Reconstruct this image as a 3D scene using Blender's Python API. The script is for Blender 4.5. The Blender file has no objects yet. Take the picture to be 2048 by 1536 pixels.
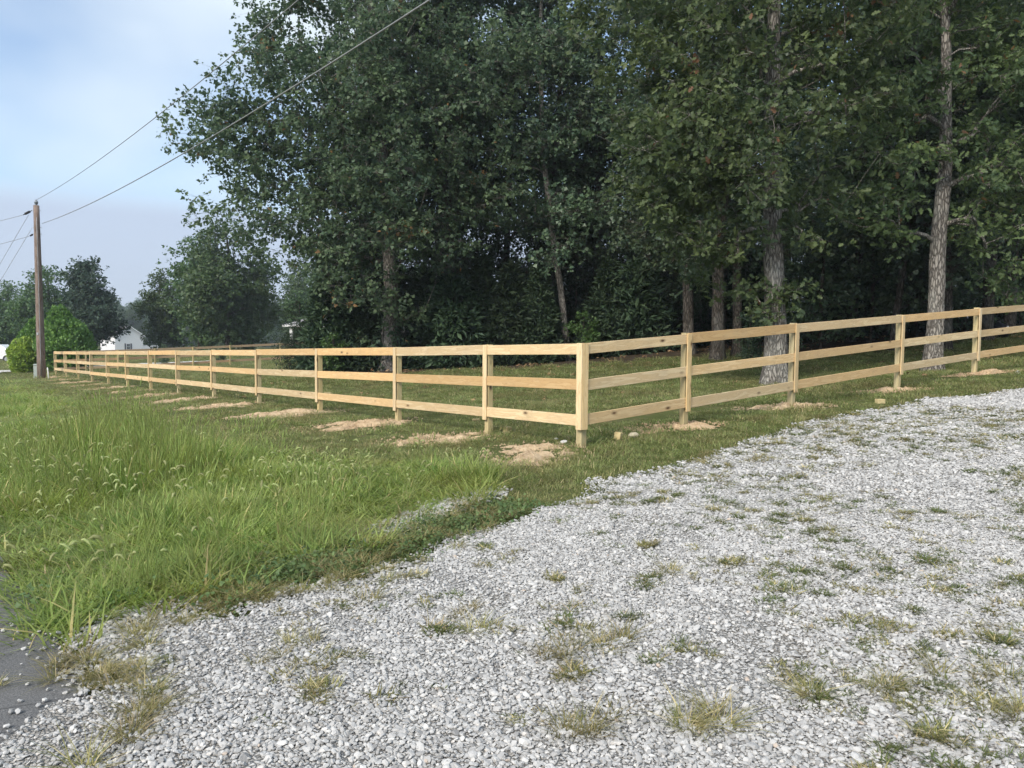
import bpy, math, random
import numpy as np
from mathutils import Vector, Matrix

random.seed(7)
rng = np.random.default_rng(7)
SC = bpy.context.scene
COL = SC.collection

# ------------------------------------------------------------------ camera
FPX = 1540.0                      # focal length in photo pixels (2048 wide)
EYE = np.array([0.0, 0.0, 1.55])
PITCH, ROLL = math.radians(3.4), math.radians(0.5)
_F = np.array([0, math.cos(PITCH), -math.sin(PITCH)])
_U0 = np.array([0, math.sin(PITCH), math.cos(PITCH)])
_R0 = np.array([1.0, 0, 0])
CR = math.cos(ROLL) * _R0 + math.sin(ROLL) * _U0
CU = -math.sin(ROLL) * _R0 + math.cos(ROLL) * _U0
cam = bpy.data.cameras.new('camera')
cam.sensor_width = 36.0
cam.lens = FPX / 2048 * 36.0
cam.clip_start = 0.05
cam.clip_end = 3000
cam_o = bpy.data.objects.new('camera', cam)
COL.objects.link(cam_o)
M = Matrix(((CR[0], CU[0], -_F[0], EYE[0]), (CR[1], CU[1], -_F[1], EYE[1]),
            (CR[2], CU[2], -_F[2], EYE[2]), (0, 0, 0, 1)))
cam_o.matrix_world = M
SC.camera = cam_o

# ------------------------------------------------------------------ sky, sun, exposure
SUN_AZ = math.radians(-146)        # from straight ahead (+Y), negative = left
SUN_EL = math.radians(38)
world = bpy.data.worlds.new('World')
SC.world = world
world.use_nodes = True
wn, wl = world.node_tree.nodes, world.node_tree.links
wn.clear()
w_out = wn.new('ShaderNodeOutputWorld')
sky = wn.new('ShaderNodeTexSky')
sky.sky_type = 'NISHITA'
sky.sun_disc = False
sky.sun_elevation = SUN_EL
sky.sun_rotation = SUN_AZ
sky.air_density = 1.0
sky.dust_density = 0.6
sky.ozone_density = 2.0
bg_sky = wn.new('ShaderNodeBackground')
bg_sky.inputs[1].default_value = 0.065
wl.new(sky.outputs[0], bg_sky.inputs[0])
tc = wn.new('ShaderNodeTexCoord')
sep = wn.new('ShaderNodeSeparateXYZ')
wl.new(tc.outputs['Generated'], sep.inputs[0])
def wmath(op, a, b=None, clamp=False):
    n = wn.new('ShaderNodeMath'); n.operation = op; n.use_clamp = clamp
    for i, v in enumerate((a, b)):
        if v is None: continue
        if isinstance(v, (int, float)): n.inputs[i].default_value = v
        else: wl.new(v, n.inputs[i])
    return n.outputs[0]
zc = wmath('MAXIMUM', sep.outputs['Z'], 0.0)
den = wmath('ADD', zc, 0.22)
comb = wn.new('ShaderNodeCombineXYZ')
wl.new(wmath('DIVIDE', sep.outputs['X'], den), comb.inputs[0])
wl.new(wmath('DIVIDE', sep.outputs['Y'], den), comb.inputs[1])
mp = wn.new('ShaderNodeMapping')
wl.new(comb.outputs[0], mp.inputs[0])
mp.inputs['Location'].default_value = (-3.6, 2.0, 0)
cn = wn.new('ShaderNodeTexNoise')
cn.inputs['Scale'].default_value = 0.62
cn.inputs['Detail'].default_value = 4.0
cn.inputs['Roughness'].default_value = 0.45
cn.inputs['Distortion'].default_value = 0.4
wl.new(mp.outputs[0], cn.inputs['Vector'])
cr = wn.new('ShaderNodeValToRGB')
cr.color_ramp.elements[0].position = 0.44
cr.color_ramp.elements[0].color = (0.12, 0.12, 0.12, 1)
cr.color_ramp.elements[1].position = 0.59
cr.color_ramp.elements[1].color = (0.95, 0.95, 0.95, 1)
wl.new(cn.outputs['Fac'], cr.inputs[0])
# the low haze of the cloud deck near the horizon
hz = wn.new('ShaderNodeMapRange')
hz.inputs['From Min'].default_value = 0.185
hz.inputs['From Max'].default_value = 0.135
hz.interpolation_type = 'SMOOTHSTEP'
wl.new(sep.outputs['Z'], hz.inputs['Value'])
cfac = wmath('MAXIMUM', cr.outputs[0], wmath('MULTIPLY', hz.outputs[0], 0.9), True)
ccol = wn.new('ShaderNodeMix')
ccol.data_type = 'RGBA'
wl.new(hz.outputs[0], ccol.inputs[0])
ccol.inputs[6].default_value = (0.285, 0.322, 0.352, 1)
ccol.inputs[7].default_value = (0.190, 0.218, 0.272, 1)
bg_cl = wn.new('ShaderNodeBackground')
wl.new(ccol.outputs[2], bg_cl.inputs[0])
bg_cl.inputs[1].default_value = 1.0
wmix = wn.new('ShaderNodeMixShader')
wl.new(cfac, wmix.inputs[0])
wl.new(bg_sky.outputs[0], wmix.inputs[1])
wl.new(bg_cl.outputs[0], wmix.inputs[2])
wl.new(wmix.outputs[0], w_out.inputs[0])

sun = bpy.data.lights.new('sun', 'SUN')
sun.energy = 1.5
sun.angle = math.radians(24)
sun.color = (1.0, 0.92, 0.80)
sun_o = bpy.data.objects.new('sun', sun)
COL.objects.link(sun_o)
sd = Vector((math.sin(SUN_AZ) * math.cos(SUN_EL), math.cos(SUN_AZ) * math.cos(SUN_EL), math.sin(SUN_EL)))
sun_o.rotation_euler = sd.to_track_quat('Z', 'Y').to_euler()
sun_o.location = (-30, 10, 40)

vs = SC.view_settings
vs.view_transform = 'Standard'
vs.look = 'None'
vs.exposure = 1.68
vs.gamma = 1.0
vs.use_curve_mapping = False
SC.cycles.use_denoising = True
SC.cycles.max_bounces = 6
SC.cycles.diffuse_bounces = 3
SC.cycles.transmission_bounces = 4
SC.cycles.use_adaptive_sampling = True
SC.cycles.adaptive_threshold = 0.025

# ------------------------------------------------------------------ helpers
def ray(x, y):
    return CR * (x - 1024) / FPX + _F + CU * (768 - y) / FPX
def at(x, y, d):
    return EYE + ray(x, y) * d
def tag(o, label=None, cat=None, group=None, kind=None):
    if label: o['label'] = label
    if cat: o['category'] = cat
    if group: o['group'] = group
    if kind: o['kind'] = kind
    return o
def empty(name, loc=(0, 0, 0), rz=0.0):
    o = bpy.data.objects.new(name, None)
    o.empty_display_size = 0.2
    o.location = loc
    o.rotation_euler = (0, 0, rz)
    COL.objects.link(o)
    return o
def link(name, me, mat=None, parent=None, col=None):
    if mat is not None and not me.materials: me.materials.append(mat)
    o = bpy.data.objects.new(name, me)
    (col or COL).objects.link(o)
    if parent is not None: o.parent = parent
    return o
def copy_tree(o, parent=None):
    c = o.copy(); COL.objects.link(c); c.parent = parent
    for ch in list(o.children):
        d = ch.copy(); COL.objects.link(d); d.parent = c
        for g in list(ch.children):
            e = g.copy(); COL.objects.link(e); e.parent = d
    return c
def mesh_np(name, V, starts, loops, attr=None, smooth=False, mat_idx=None):
    """V (n,3); starts (f,) loop starts; loops (l,) vertex indices"""
    me = bpy.data.meshes.new(name)
    me.vertices.add(len(V))
    me.vertices.foreach_set('co', np.ascontiguousarray(V, dtype=np.float32).ravel())
    me.loops.add(len(loops))
    me.loops.foreach_set('vertex_index', np.ascontiguousarray(loops, dtype=np.int32))
    me.polygons.add(len(starts))
    me.polygons.foreach_set('loop_start', np.ascontiguousarray(starts, dtype=np.int32))
    me.update(calc_edges=True)
    me.polygons.foreach_set('use_smooth', np.full(len(starts), smooth, dtype=bool))
    if mat_idx is not None:
        me.polygons.foreach_set('material_index', np.ascontiguousarray(mat_idx, dtype=np.int32))
    if attr is not None:
        for k, a in attr.items():
            at_ = me.attributes.new(k, 'FLOAT', 'FACE' if len(a) == len(starts) else 'POINT')
            at_.data.foreach_set('value', np.ascontiguousarray(a, dtype=np.float32))
    me.update()
    return me
class MB:
    """collects shapes; build() gives one mesh object"""
    def __init__(s): s.V = []; s.F = []
    def add(s, V, F):
        b = len(s.V); s.V += [tuple(v) for v in V]; s.F += [[i + b for i in f] for f in F]
    def box(s, c, size, R=None, bev=0.0):
        hx, hy, hz_ = size[0] / 2, size[1] / 2, size[2] / 2
        b = min(bev, hx * .9, hy * .9, hz_ * .9)
        if b <= 0:
            V = [(x, y, z) for x in (-hx, hx) for y in (-hy, hy) for z in (-hz_, hz_)]
            F = [(0, 1, 3, 2), (4, 6, 7, 5), (0, 4, 5, 1), (2, 3, 7, 6), (0, 2, 6, 4), (1, 5, 7, 3)]
        else:
            V = []; idx = {}
            for sx in (-1, 1):
                for sy in (-1, 1):
                    for sz in (-1, 1):
                        for ax in range(3):
                            p = [sx * (hx - b), sy * (hy - b), sz * (hz_ - b)]
                            p[ax] = (sx * hx, sy * hy, sz * hz_)[ax]
                            idx[(sx, sy, sz, ax)] = len(V); V.append(tuple(p))
            F = []
            for ax in range(3):
                o1, o2 = [a for a in range(3) if a != ax]
                for sg in (-1, 1):
                    loop = []
                    for q, r in ((-1, -1), (1, -1), (1, 1), (-1, 1)):
                        k = [0, 0, 0]; k[ax] = sg; k[o1] = q; k[o2] = r
                        loop.append(idx[(k[0], k[1], k[2], ax)])
                    flip = (sg < 0) ^ (ax == 1)
                    F.append(loop[::-1] if flip else loop)
            for ax in range(3):      # edges along ax
                o1, o2 = [a for a in range(3) if a != ax]
                for q in (-1, 1):
                    for r in (-1, 1):
                        e = []
                        for (sg, fa) in ((-1, o1), (1, o1), (1, o2), (-1, o2)):
                            k = [0, 0, 0]; k[ax] = sg; k[o1] = q; k[o2] = r
                            e.append(idx[(k[0], k[1], k[2], fa)])
                        F.append(e)
            for sx in (-1, 1):
                for sy in (-1, 1):
                    for sz in (-1, 1):
                        F.append([idx[(sx, sy, sz, a)] for a in range(3)])
        V = [Vector(v) for v in V]
        if R is not None: V = [R @ v for v in V]
        c = Vector(c)
        s.add([v + c for v in V], F)
    def tube(s, pts, rad, n=8, cap=True):
        pts = [np.asarray(p, float) for p in pts]
        rings = []
        ref = np.array([0.31, 0.95, 0.05])
        for i, p in enumerate(pts):
            d = pts[min(i + 1, len(pts) - 1)] - pts[max(i - 1, 0)]
            d = d / (np.linalg.norm(d) + 1e-9)
            u = np.cross(d, ref); 
            if np.linalg.norm(u) < 1e-3: u = np.cross(d, [1, 0, 0])
            u /= np.linalg.norm(u); v = np.cross(d, u)
            r = rad[i] if hasattr(rad, '__len__') else rad
            rings.append([p + r * (math.cos(t) * u + math.sin(t) * v) for t in np.linspace(0, 2 * math.pi, n, endpoint=False)])
        V = [q for R in rings for q in R]; F = []
        for i in range(len(pts) - 1):
            for j in range(n):
                F.append([i * n + j, i * n + (j + 1) % n, (i + 1) * n + (j + 1) % n, (i + 1) * n + j])
        if cap:
            F.append(list(range(n))[::-1]); F.append([(len(pts) - 1) * n + j for j in range(n)])
        s.add(V, F)
    def mesh(s, name, smooth=False):
        me = bpy.data.meshes.new(name); me.from_pydata([tuple(map(float, v)) for v in s.V], [], s.F)
        import bmesh
        bm = bmesh.new(); bm.from_mesh(me); bmesh.ops.recalc_face_normals(bm, faces=bm.faces); bm.to_mesh(me); bm.free()
        if smooth: me.polygons.foreach_set('use_smooth', np.ones(len(me.polygons), dtype=bool))
        me.update(); return me
    def build(s, name, mat, parent=None, smooth=False):
        return link(name, s.mesh(name, smooth), mat, parent)

def _hash(ix, iy, seed):
    h = (ix.astype(np.int64) * 374761393 + iy.astype(np.int64) * 668265263 + seed * 974634777) & 0xffffffff
    h = ((h ^ (h >> 13)) * 1274126177) & 0xffffffff
    return ((h ^ (h >> 16)) & 0xffffff) / float(0xffffff)
def vnoise(x, y, scale=1.0, seed=0, octv=3):
    x = np.asarray(x, float) * scale; y = np.asarray(y, float) * scale
    out = np.zeros_like(x); amp = 1.0; tot = 0
    for o in range(octv):
        ix, iy = np.floor(x), np.floor(y); fx, fy = x - ix, y - iy
        fx = fx * fx * (3 - 2 * fx); fy = fy * fy * (3 - 2 * fy)
        a = _hash(ix, iy, seed + o); b = _hash(ix + 1, iy, seed + o); c = _hash(ix, iy + 1, seed + o); d = _hash(ix + 1, iy + 1, seed + o)
        out += amp * ((a * (1 - fx) + b * fx) * (1 - fy) + (c * (1 - fx) + d * fx) * fy)
        tot += amp; amp *= 0.5; x = x * 2.03 + 17; y = y * 2.03 + 31
    return out / tot
def sstep(a, b, x):
    t = np.clip((np.asarray(x, float) - a) / (b - a), 0, 1); return t * t * (3 - 2 * t)

# ------------------------------------------------------------------ materials
class NT:
    def __init__(s, name):
        s.m = bpy.data.materials.new(name); s.m.use_nodes = True
        s.n = s.m.node_tree.nodes; s.l = s.m.node_tree.links; s.n.clear()
        s.out = s.n.new('ShaderNodeOutputMaterial')
    def new(s, t, **kw):
        n = s.n.new(t)
        for k, v in kw.items(): setattr(n, k, v)
        return n
    def set(s, n, key, v):
        if hasattr(v, 'is_linked') or hasattr(v, 'links'): s.l.new(v, n.inputs[key])
        else: n.inputs[key].default_value = v
    def coord(s, which='Object', scale=(1, 1, 1), offs=None):
        t = s.new('ShaderNodeTexCoord'); m = s.new('ShaderNodeMapping')
        src = t.outputs[which]
        if offs is not None:
            a = s.new('ShaderNodeVectorMath', operation='ADD'); s.l.new(src, a.inputs[0]); s.l.new(offs, a.inputs[1]); src = a.outputs[0]
        s.l.new(src, m.inputs[0]); m.inputs['Scale'].default_value = scale
        return m.outputs[0]
    def noise(s, vec, scale, detail=3, rough=0.55, dist=0.0):
        n = s.new('ShaderNodeTexNoise'); s.l.new(vec, n.inputs['Vector'])
        s.set(n, 'Scale', scale); s.set(n, 'Detail', detail); s.set(n, 'Roughness', rough); s.set(n, 'Distortion', dist)
        return n.outputs['Fac']
    def ramp(s, fac, stops, interp='LINEAR'):
        r = s.new('ShaderNodeValToRGB'); s.l.new(fac, r.inputs[0]); e = r.color_ramp.elements; r.color_ramp.interpolation = interp
        while len(e) < len(stops): e.new(0.5)
        for i, (p, c) in enumerate(stops):
            e[i].position = p
            e[i].color = (c, c, c, 1) if isinstance(c, (int, float)) else (*c, 1)
        return r.outputs[0]
    def mix(s, fac, a, b, blend='MIX'):
        m = s.new('ShaderNodeMix', data_type='RGBA', blend_type=blend)
        s.set(m, 0, fac)
        for i, v in ((6, a), (7, b)):
            if isinstance(v, tuple): m.inputs[i].default_value = (*v, 1) if len(v) == 3 else v
            else: s.l.new(v, m.inputs[i])
        return m.outputs[2]
    def math(s, op, a, b=None, c=None, clamp=False):
        n = s.new('ShaderNodeMath', operation=op); n.use_clamp = clamp
        for i, v in enumerate((a, b, c)):
            if v is not None: s.set(n, i, v)
        return n.outputs[0]
    def attr(s, name, typ='GEOMETRY'):
        a = s.new('ShaderNodeAttribute'); a.attribute_name = name; a.attribute_type = typ; return a.outputs['Fac']
    def rand(s):
        return s.new('ShaderNodeObjectInfo').outputs['Random']
    def bump(s, h, strength=0.4, dist=0.01):
        b = s.new('ShaderNodeBump'); s.l.new(h, b.inputs['Height']); s.set(b, 'Strength', strength); s.set(b, 'Distance', dist)
        return b.outputs[0]
    def principled(s, col, rough=0.6, spec=0.3, normal=None, metal=0.0):
        p = s.new('ShaderNodeBsdfPrincipled')
        s.set(p, 'Base Color', (*col, 1) if isinstance(col, tuple) else col)
        s.set(p, 'Roughness', rough); s.set(p, 'Specular IOR Level', spec); s.set(p, 'Metallic', metal)
        if normal is not None: s.l.new(normal, p.inputs['Normal'])
        return p.outputs[0]
    def done(s, sh): s.l.new(sh, s.out.inputs[0]); return s.m
def leafy(name, c1, c2, c3=None, trans=0.3, rough=0.5, spec=0.35, typ='GEOMETRY', c3_at=0.96, patch=None):
    """leaf or grass material: colour varies leaf by leaf (attribute v) and plant by plant"""
    t = NT(name)
    v = t.attr('v', typ)
    stops = [(0.0, c1), (0.85 if c3 else 1.0, c2)]
    if c3: stops += [(c3_at, c2), (min(c3_at + 0.015, 1.0), c3)]
    col = t.ramp(v, stops)
    if patch:      # whole patches of the sward are drier or lusher
        geo = t.new('ShaderNodeNewGeometry')
        pn = t.noise(geo.outputs['Position'], 0.9, 4, 0.6)
        col = t.mix(t.ramp(pn, [(0.46, 0.0), (0.66, 0.5)]), col, patch[0])
        pn2 = t.noise(geo.outputs['Position'], 2.3, 3, 0.6)
        col = t.mix(t.ramp(pn2, [(0.5, 0.0), (0.7, 0.6)]), col, patch[1])
    hs = t.new('ShaderNodeHueSaturation'); t.l.new(col, hs.inputs['Color'])
    t.set(hs, 'Value', t.math('MULTIPLY_ADD', t.rand(), 0.5, 0.75))
    t.set(hs, 'Hue', t.math('MULTIPLY_ADD', t.rand(), 0.025, 0.4875))
    p = t.principled(hs.outputs[0], rough, spec)
    tr = t.new('ShaderNodeBsdfTranslucent')
    br = t.new('ShaderNodeHueSaturation'); t.l.new(hs.outputs[0], br.inputs['Color']); t.set(br, 'Value', 1.5); t.set(br, 'Saturation', 1.1)
    t.l.new(br.outputs[0], tr.inputs[0])
    m = t.new('ShaderNodeMixShader'); t.set(m, 0, trans); t.l.new(p, m.inputs[1]); t.l.new(tr.outputs[0], m.inputs[2])
    return t.done(m.outputs[0])
def plain(name, col, rough=0.6, spec=0.3, metal=0.0, var=0.25, scale=6.0, bump=0.0):
    t = NT(name)
    n = t.noise(t.coord('Object'), scale, 5, 0.6)
    c = t.mix(t.ramp(n, [(0.3, 0.0), (0.7, 1.0)]), tuple(x * (1 - var) for x in col), tuple(min(1, x * (1 + var)) for x in col))
    nb = t.bump(t.noise(t.coord('Object'), scale * 8, 4), bump, 0.004) if bump else None
    return t.done(t.principled(c, rough, spec, nb, metal))

def wood_mat(name, ca, cb, cc):
    t = NT(name)
    r = t.rand()
    off = t.new('ShaderNodeCombineXYZ')
    t.set(off, 0, t.math('MULTIPLY', r, 37.0)); t.set(off, 1, t.math('MULTIPLY', r, 11.0)); t.set(off, 2, t.math('MULTIPLY', r, 23.0))
    base = t.coord('Object', (1, 1, 1), off.outputs[0])
    long_ = t.coord('Object', (0.9, 9, 9), off.outputs[0])
    grain = t.noise(long_, 2.2, 4, 0.55, 1.2)
    fine = t.noise(t.coord('Object', (4, 120, 120), off.outputs[0]), 1.0, 3, 0.6)
    col = t.mix(t.ramp(grain, [(0.36, 0.0), (0.62, 1.0)]), ca, cb)
    col = t.mix(t.ramp(r, [(0.15, 0.0), (0.9, 0.55)]), col, cc, 'MIX')
    col = t.mix(t.math('MULTIPLY', t.ramp(grain, [(0.45, 0.0), (0.5, 1.0), (0.55, 0.0)]), 0.35), col, (0.36, 0.19, 0.07))
    col = t.mix(t.math('MULTIPLY', fine, 0.18), col, (0.20, 0.12, 0.06))
    hv_ = t.new('ShaderNodeHueSaturation'); t.l.new(col, hv_.inputs['Color']); wr = t.new('ShaderNodeTexWhiteNoise'); wr.noise_dimensions = '1D'; t.l.new(r, wr.inputs['W'])
    t.set(hv_, 'Value', t.math('MULTIPLY_ADD', wr.outputs['Value'], 0.34, 0.80)); t.set(hv_, 'Saturation', t.math('MULTIPLY_ADD', r, 0.18, 0.86)); col = hv_.outputs[0]
    # knots: sparse cells, a few of them dark
    vor = t.new('ShaderNodeTexVoronoi'); vor.feature = 'F1'; t.l.new(t.coord('Object', (2.6, 6.0, 6.0), off.outputs[0]), vor.inputs['Vector']); t.set(vor, 'Scale', 1.0)
    wn_ = t.new('ShaderNodeTexWhiteNoise'); wn_.noise_dimensions = '3D'; t.l.new(vor.outputs['Position'], wn_.inputs['Vector'])
    pick = t.math('GREATER_THAN', wn_.outputs['Value'], 0.42)
    knot = t.math('MULTIPLY', t.ramp(vor.outputs['Distance'], [(0.05, 1.0), (0.10, 0.5), (0.19, 0.0)]), pick)
    col = t.mix(knot, col, (0.085, 0.04, 0.018))
    blot = t.noise(base, 3.0, 4, 0.6)
    col = t.mix(t.math('MULTIPLY', t.ramp(blot, [(0.5, 0.0), (0.75, 1.0)]), 0.22), col, (0.30, 0.25, 0.18))
    b = t.bump(t.math('ADD', fine, t.math('MULTIPLY', grain, 0.5)), 0.25, 0.003)
    return t.done(t.principled(col, 0.72, 0.25, b))
M_RAIL = wood_mat('pine_board', (0.60, 0.425, 0.205), (0.70, 0.54, 0.30), (0.64, 0.41, 0.21))
M_BATTEN = wood_mat('pine_batten', (0.64, 0.48, 0.255), (0.72, 0.57, 0.335), (0.62, 0.45, 0.24))
M_POST = wood_mat('treated_post', (0.47, 0.40, 0.20), (0.56, 0.47, 0.24), (0.45, 0.37, 0.20))
M_RAIL_SHADED = wood_mat('pine_board_shaded', (0.46, 0.31, 0.18), (0.55, 0.40, 0.24), (0.45, 0.30, 0.2))  # same new pine, browner and darker: its shadow side is put into the colour

def bark_mat(name, dark, light, sc=1.0, lichen=0.3):
    t = NT(name)
    off = t.new('ShaderNodeCombineXYZ'); t.set(off, 2, t.math('MULTIPLY', t.rand(), 40.0))
    vec = t.coord('Object', (11 * sc, 11 * sc, 2.6 * sc), off.outputs[0])
    dn = t.new('ShaderNodeTexNoise'); t.l.new(vec, dn.inputs['Vector']); t.set(dn, 'Scale', 1.5); t.set(dn, 'Detail', 3.0)
    va = t.new('ShaderNodeVectorMath', operation='ADD'); t.l.new(vec, va.inputs[0])
    vm = t.new('ShaderNodeVectorMath', operation='SCALE'); t.l.new(dn.outputs['Color'], vm.inputs[0]); t.set(vm, 'Scale', 0.9); t.l.new(vm.outputs[0], va.inputs[1])
    vor = t.new('ShaderNodeTexVoronoi'); vor.feature = 'DISTANCE_TO_EDGE'; t.l.new(va.outputs[0], vor.inputs['Vector']); t.set(vor, 'Scale', 1.6)
    plate = t.ramp(vor.outputs['Distance'], [(0.02, 0.0), (0.22, 1.0)])
    fine = t.noise(vec, 7.0, 5, 0.65)
    col = t.mix(plate, dark, light)
    col = t.mix(t.math('MULTIPLY', fine, 0.5), col, tuple(x * 0.55 for x in light))
    lc = t.ramp(t.noise(t.coord('Object', (1.4, 1.4, 0.8), off.outputs[0]), 1.6, 4), [(0.5, 0.0), (0.66, 1.0)])
    col = t.mix(t.math('MULTIPLY', lc, lichen), col, (0.34, 0.35, 0.32))
    h = t.math('ADD', plate, t.math('MULTIPLY', fine, 0.5))
    return t.done(t.principled(col, 0.9, 0.1, t.bump(h, 0.9, 0.03)))
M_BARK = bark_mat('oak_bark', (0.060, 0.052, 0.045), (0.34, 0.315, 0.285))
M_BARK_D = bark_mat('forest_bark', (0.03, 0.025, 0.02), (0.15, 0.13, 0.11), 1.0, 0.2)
M_LEAF_OAK = leafy('oak_leaf', (0.042, 0.076, 0.050), (0.115, 0.158, 0.080), (0.21, 0.125, 0.06), 0.34, 0.5, 0.28, c3_at=0.990)
M_LEAF_OAKF = leafy('oak_leaf_front', (0.048, 0.086, 0.044), (0.150, 0.205, 0.084), (0.22, 0.13, 0.065), 0.36, 0.5, 0.28, c3_at=0.989)
M_LEAF_FOR = leafy('forest_leaf', (0.042, 0.078, 0.050), (0.108, 0.152, 0.076), None, 0.28, 0.45, 0.45)
M_LEAF_MAPLE = leafy('maple_leaf', (0.042, 0.080, 0.030), (0.095, 0.150, 0.050), None, 0.28, 0.5, 0.4)
M_LEAF_BRIGHT = leafy('sapling_leaf', (0.05, 0.10, 0.03), (0.10, 0.17, 0.05), None, 0.35, 0.5, 0.4)
M_LEAF_CEDAR = leafy('cedar_spray', (0.024, 0.050, 0.028), (0.055, 0.085, 0.040), None, 0.12, 0.6, 0.3)
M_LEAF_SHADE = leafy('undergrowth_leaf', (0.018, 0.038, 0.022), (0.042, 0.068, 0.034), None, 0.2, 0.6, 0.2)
M_LEAF_DARK = leafy('dark_evergreen_spray', (0.032, 0.062, 0.044), (0.068, 0.105, 0.062), None, 0.15, 0.6, 0.3)
M_LEAF_ARB = leafy('arborvitae_spray', (0.030, 0.078, 0.022), (0.185, 0.290, 0.070), None, 0.22, 0.55, 0.35)
M_LEAF_ARBY = leafy('golden_arborvitae_spray', (0.12, 0.19, 0.03), (0.34, 0.40, 0.08), None, 0.25, 0.55, 0.35)
M_GRASS_TALL = leafy('tall_grass_blade', (0.120, 0.190, 0.045), (0.325, 0.390, 0.115), (0.50, 0.42, 0.20), 0.38, 0.55, 0.3, c3_at=0.90, patch=((0.37, 0.38, 0.13), (0.13, 0.215, 0.055)))
M_GRASS_LAWN = leafy('lawn_blade', (0.130, 0.165, 0.060), (0.270, 0.300, 0.115), (0.46, 0.37, 0.22), 0.36, 0.6, 0.25, c3_at=0.86, patch=((0.30, 0.235, 0.125), (0.14, 0.19, 0.065)))
M_GRASS_DRY = leafy('dry_tuft_blade', (0.10, 0.12, 0.04), (0.30, 0.27, 0.12), (0.50, 0.42, 0.24), 0.3, 0.65, 0.2, c3_at=0.72)
M_GRASS_WEED = leafy('weed_blade', (0.075, 0.100, 0.036), (0.155, 0.180, 0.065), (0.34, 0.28, 0.15), 0.3, 0.6, 0.25, c3_at=0.88)
M_CLOVER = leafy('clover_leaf', (0.065, 0.105, 0.040), (0.130, 0.185, 0.065), None, 0.25, 0.55, 0.3)
M_STALK = leafy('grass_stalk', (0.20, 0.27, 0.08), (0.37, 0.42, 0.15), None, 0.35, 0.6, 0.2)
M_SEED = leafy('foxtail_head', (0.26, 0.31, 0.12), (0.48, 0.50, 0.26), None, 0.4, 0.7, 0.2)

# ------------------------------------------------------------------ terrain
def line_hit(x, y, P0, ang):
    a = math.radians(ang); u = np.array([math.sin(a), math.cos(a)]); d = ray(x, y)
    t, s = np.linalg.solve(np.array([[u[0], -d[0]], [u[1], -d[1]]]), -P0[:2])
    return t, EYE + s * d, s
ANG_L, ANG_R = -38.5, 54.0
CORNER = at(1161, 899.6, 9.75)
def run_points(pts, ang):
    out = []
    for x, yt, yg in pts:
        t, g, s = line_hit(x, yg, CORNER, ang)
        d, dt = ray(x, yg), ray(x, yt)
        s2 = s * d[:2].dot(d[:2]) / d[:2].dot(dt[:2])
        out.append((t, g, EYE[2] + s2 * dt[2]))
    return out
L_PX = [(1161, 687, 899.6), (967.6, 690.5, 870), (788, 695, 845), (632, 697.5, 824), (511.5, 699.5, 807.7), (422, 700, 796), (352, 701, 788),
        (296.8, 701.5, 780.7), (250.8, 702, 774), (212.7, 702.6, 768.5), (180.2, 702.8, 763.5), (153.5, 703, 758), (128.6, 703, 754), (108.7, 702.8, 751)]
R_PX = [(1161, 687, 899.6), (1376.5, 667.7, 852), (1591.5, 648.6, 814), (1803, 630.5, 782), (1957, 616.9, 748)]
RUN_L, RUN_R = run_points(L_PX, ANG_L), run_points(R_PX, ANG_R)
uL = np.array([math.sin(math.radians(ANG_L)), math.cos(math.radians(ANG_L)), 0])
uR = np.array([math.sin(math.radians(ANG_R)), math.cos(math.radians(ANG_R)), 0])
nL = np.array([-uL[1], uL[0], 0])        # towards the road
nR = np.array([uR[1], -uR[0], 0])        # towards the driveway
ctrl = [g for _, g, _ in RUN_L] + [g for _, g, _ in RUN_R[1:]]
for k in (1, 2, 3):
    ctrl.append(RUN_R[-1][1] + uR * 3.1 * k + np.array([0, 0, 0.17 * k]))
ctrl += [np.array(p, float) for p in (
    (0, 0, 0), (-2.4, 3.6, -0.05), (2, 2, 0.03), (4, 5, 0.13), (3, 7.2, 0.17), (7, 7.5, 0.35), (11, 10, 0.62), (6, 1, 0.1), (0, -6, -0.05), (-6, -4, -0.1), (10, -4, 0.2), (0, 4, 0.03),
    (-6, 8.2, -0.22), (-13, 17, -0.5), (-22, 28.5, -0.9), (-30, 38.5, -1.15))]
ctrl += [at(778, 742, 30), at(1548, 768, 17), at(1868, 745, 19.5), at(1390, 702, 28), at(1985, 662, 30), at(1000, 732, 32), at(1200, 716, 31),
         at(560, 728, 49.6), at(430, 706, 70), at(60, 737, 50), at(240, 743, 44), at(640, 752, 26), at(1150, 770, 20), at(1700, 705, 26), at(800, 713, 60), at(1400, 690, 50) , at(2000, 640, 50)]
CT = np.array(ctrl)
def _tps_phi(r): return np.where(r > 1e-9, r * r * np.log(np.maximum(r, 1e-9)), 0)
_n = len(CT)
_A = np.zeros((_n + 3, _n + 3))
_r = np.linalg.norm(CT[:, None, :2] - CT[None, :, :2], axis=2)
_A[:_n, :_n] = _tps_phi(_r) + np.eye(_n) * 0.6
_A[:_n, _n] = 1; _A[:_n, _n + 1:] = CT[:, :2]; _A[_n:, :_n] = _A[:_n, _n:].T
_w = np.linalg.solve(_A, np.concatenate([CT[:, 2], np.zeros(3)]))
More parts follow.
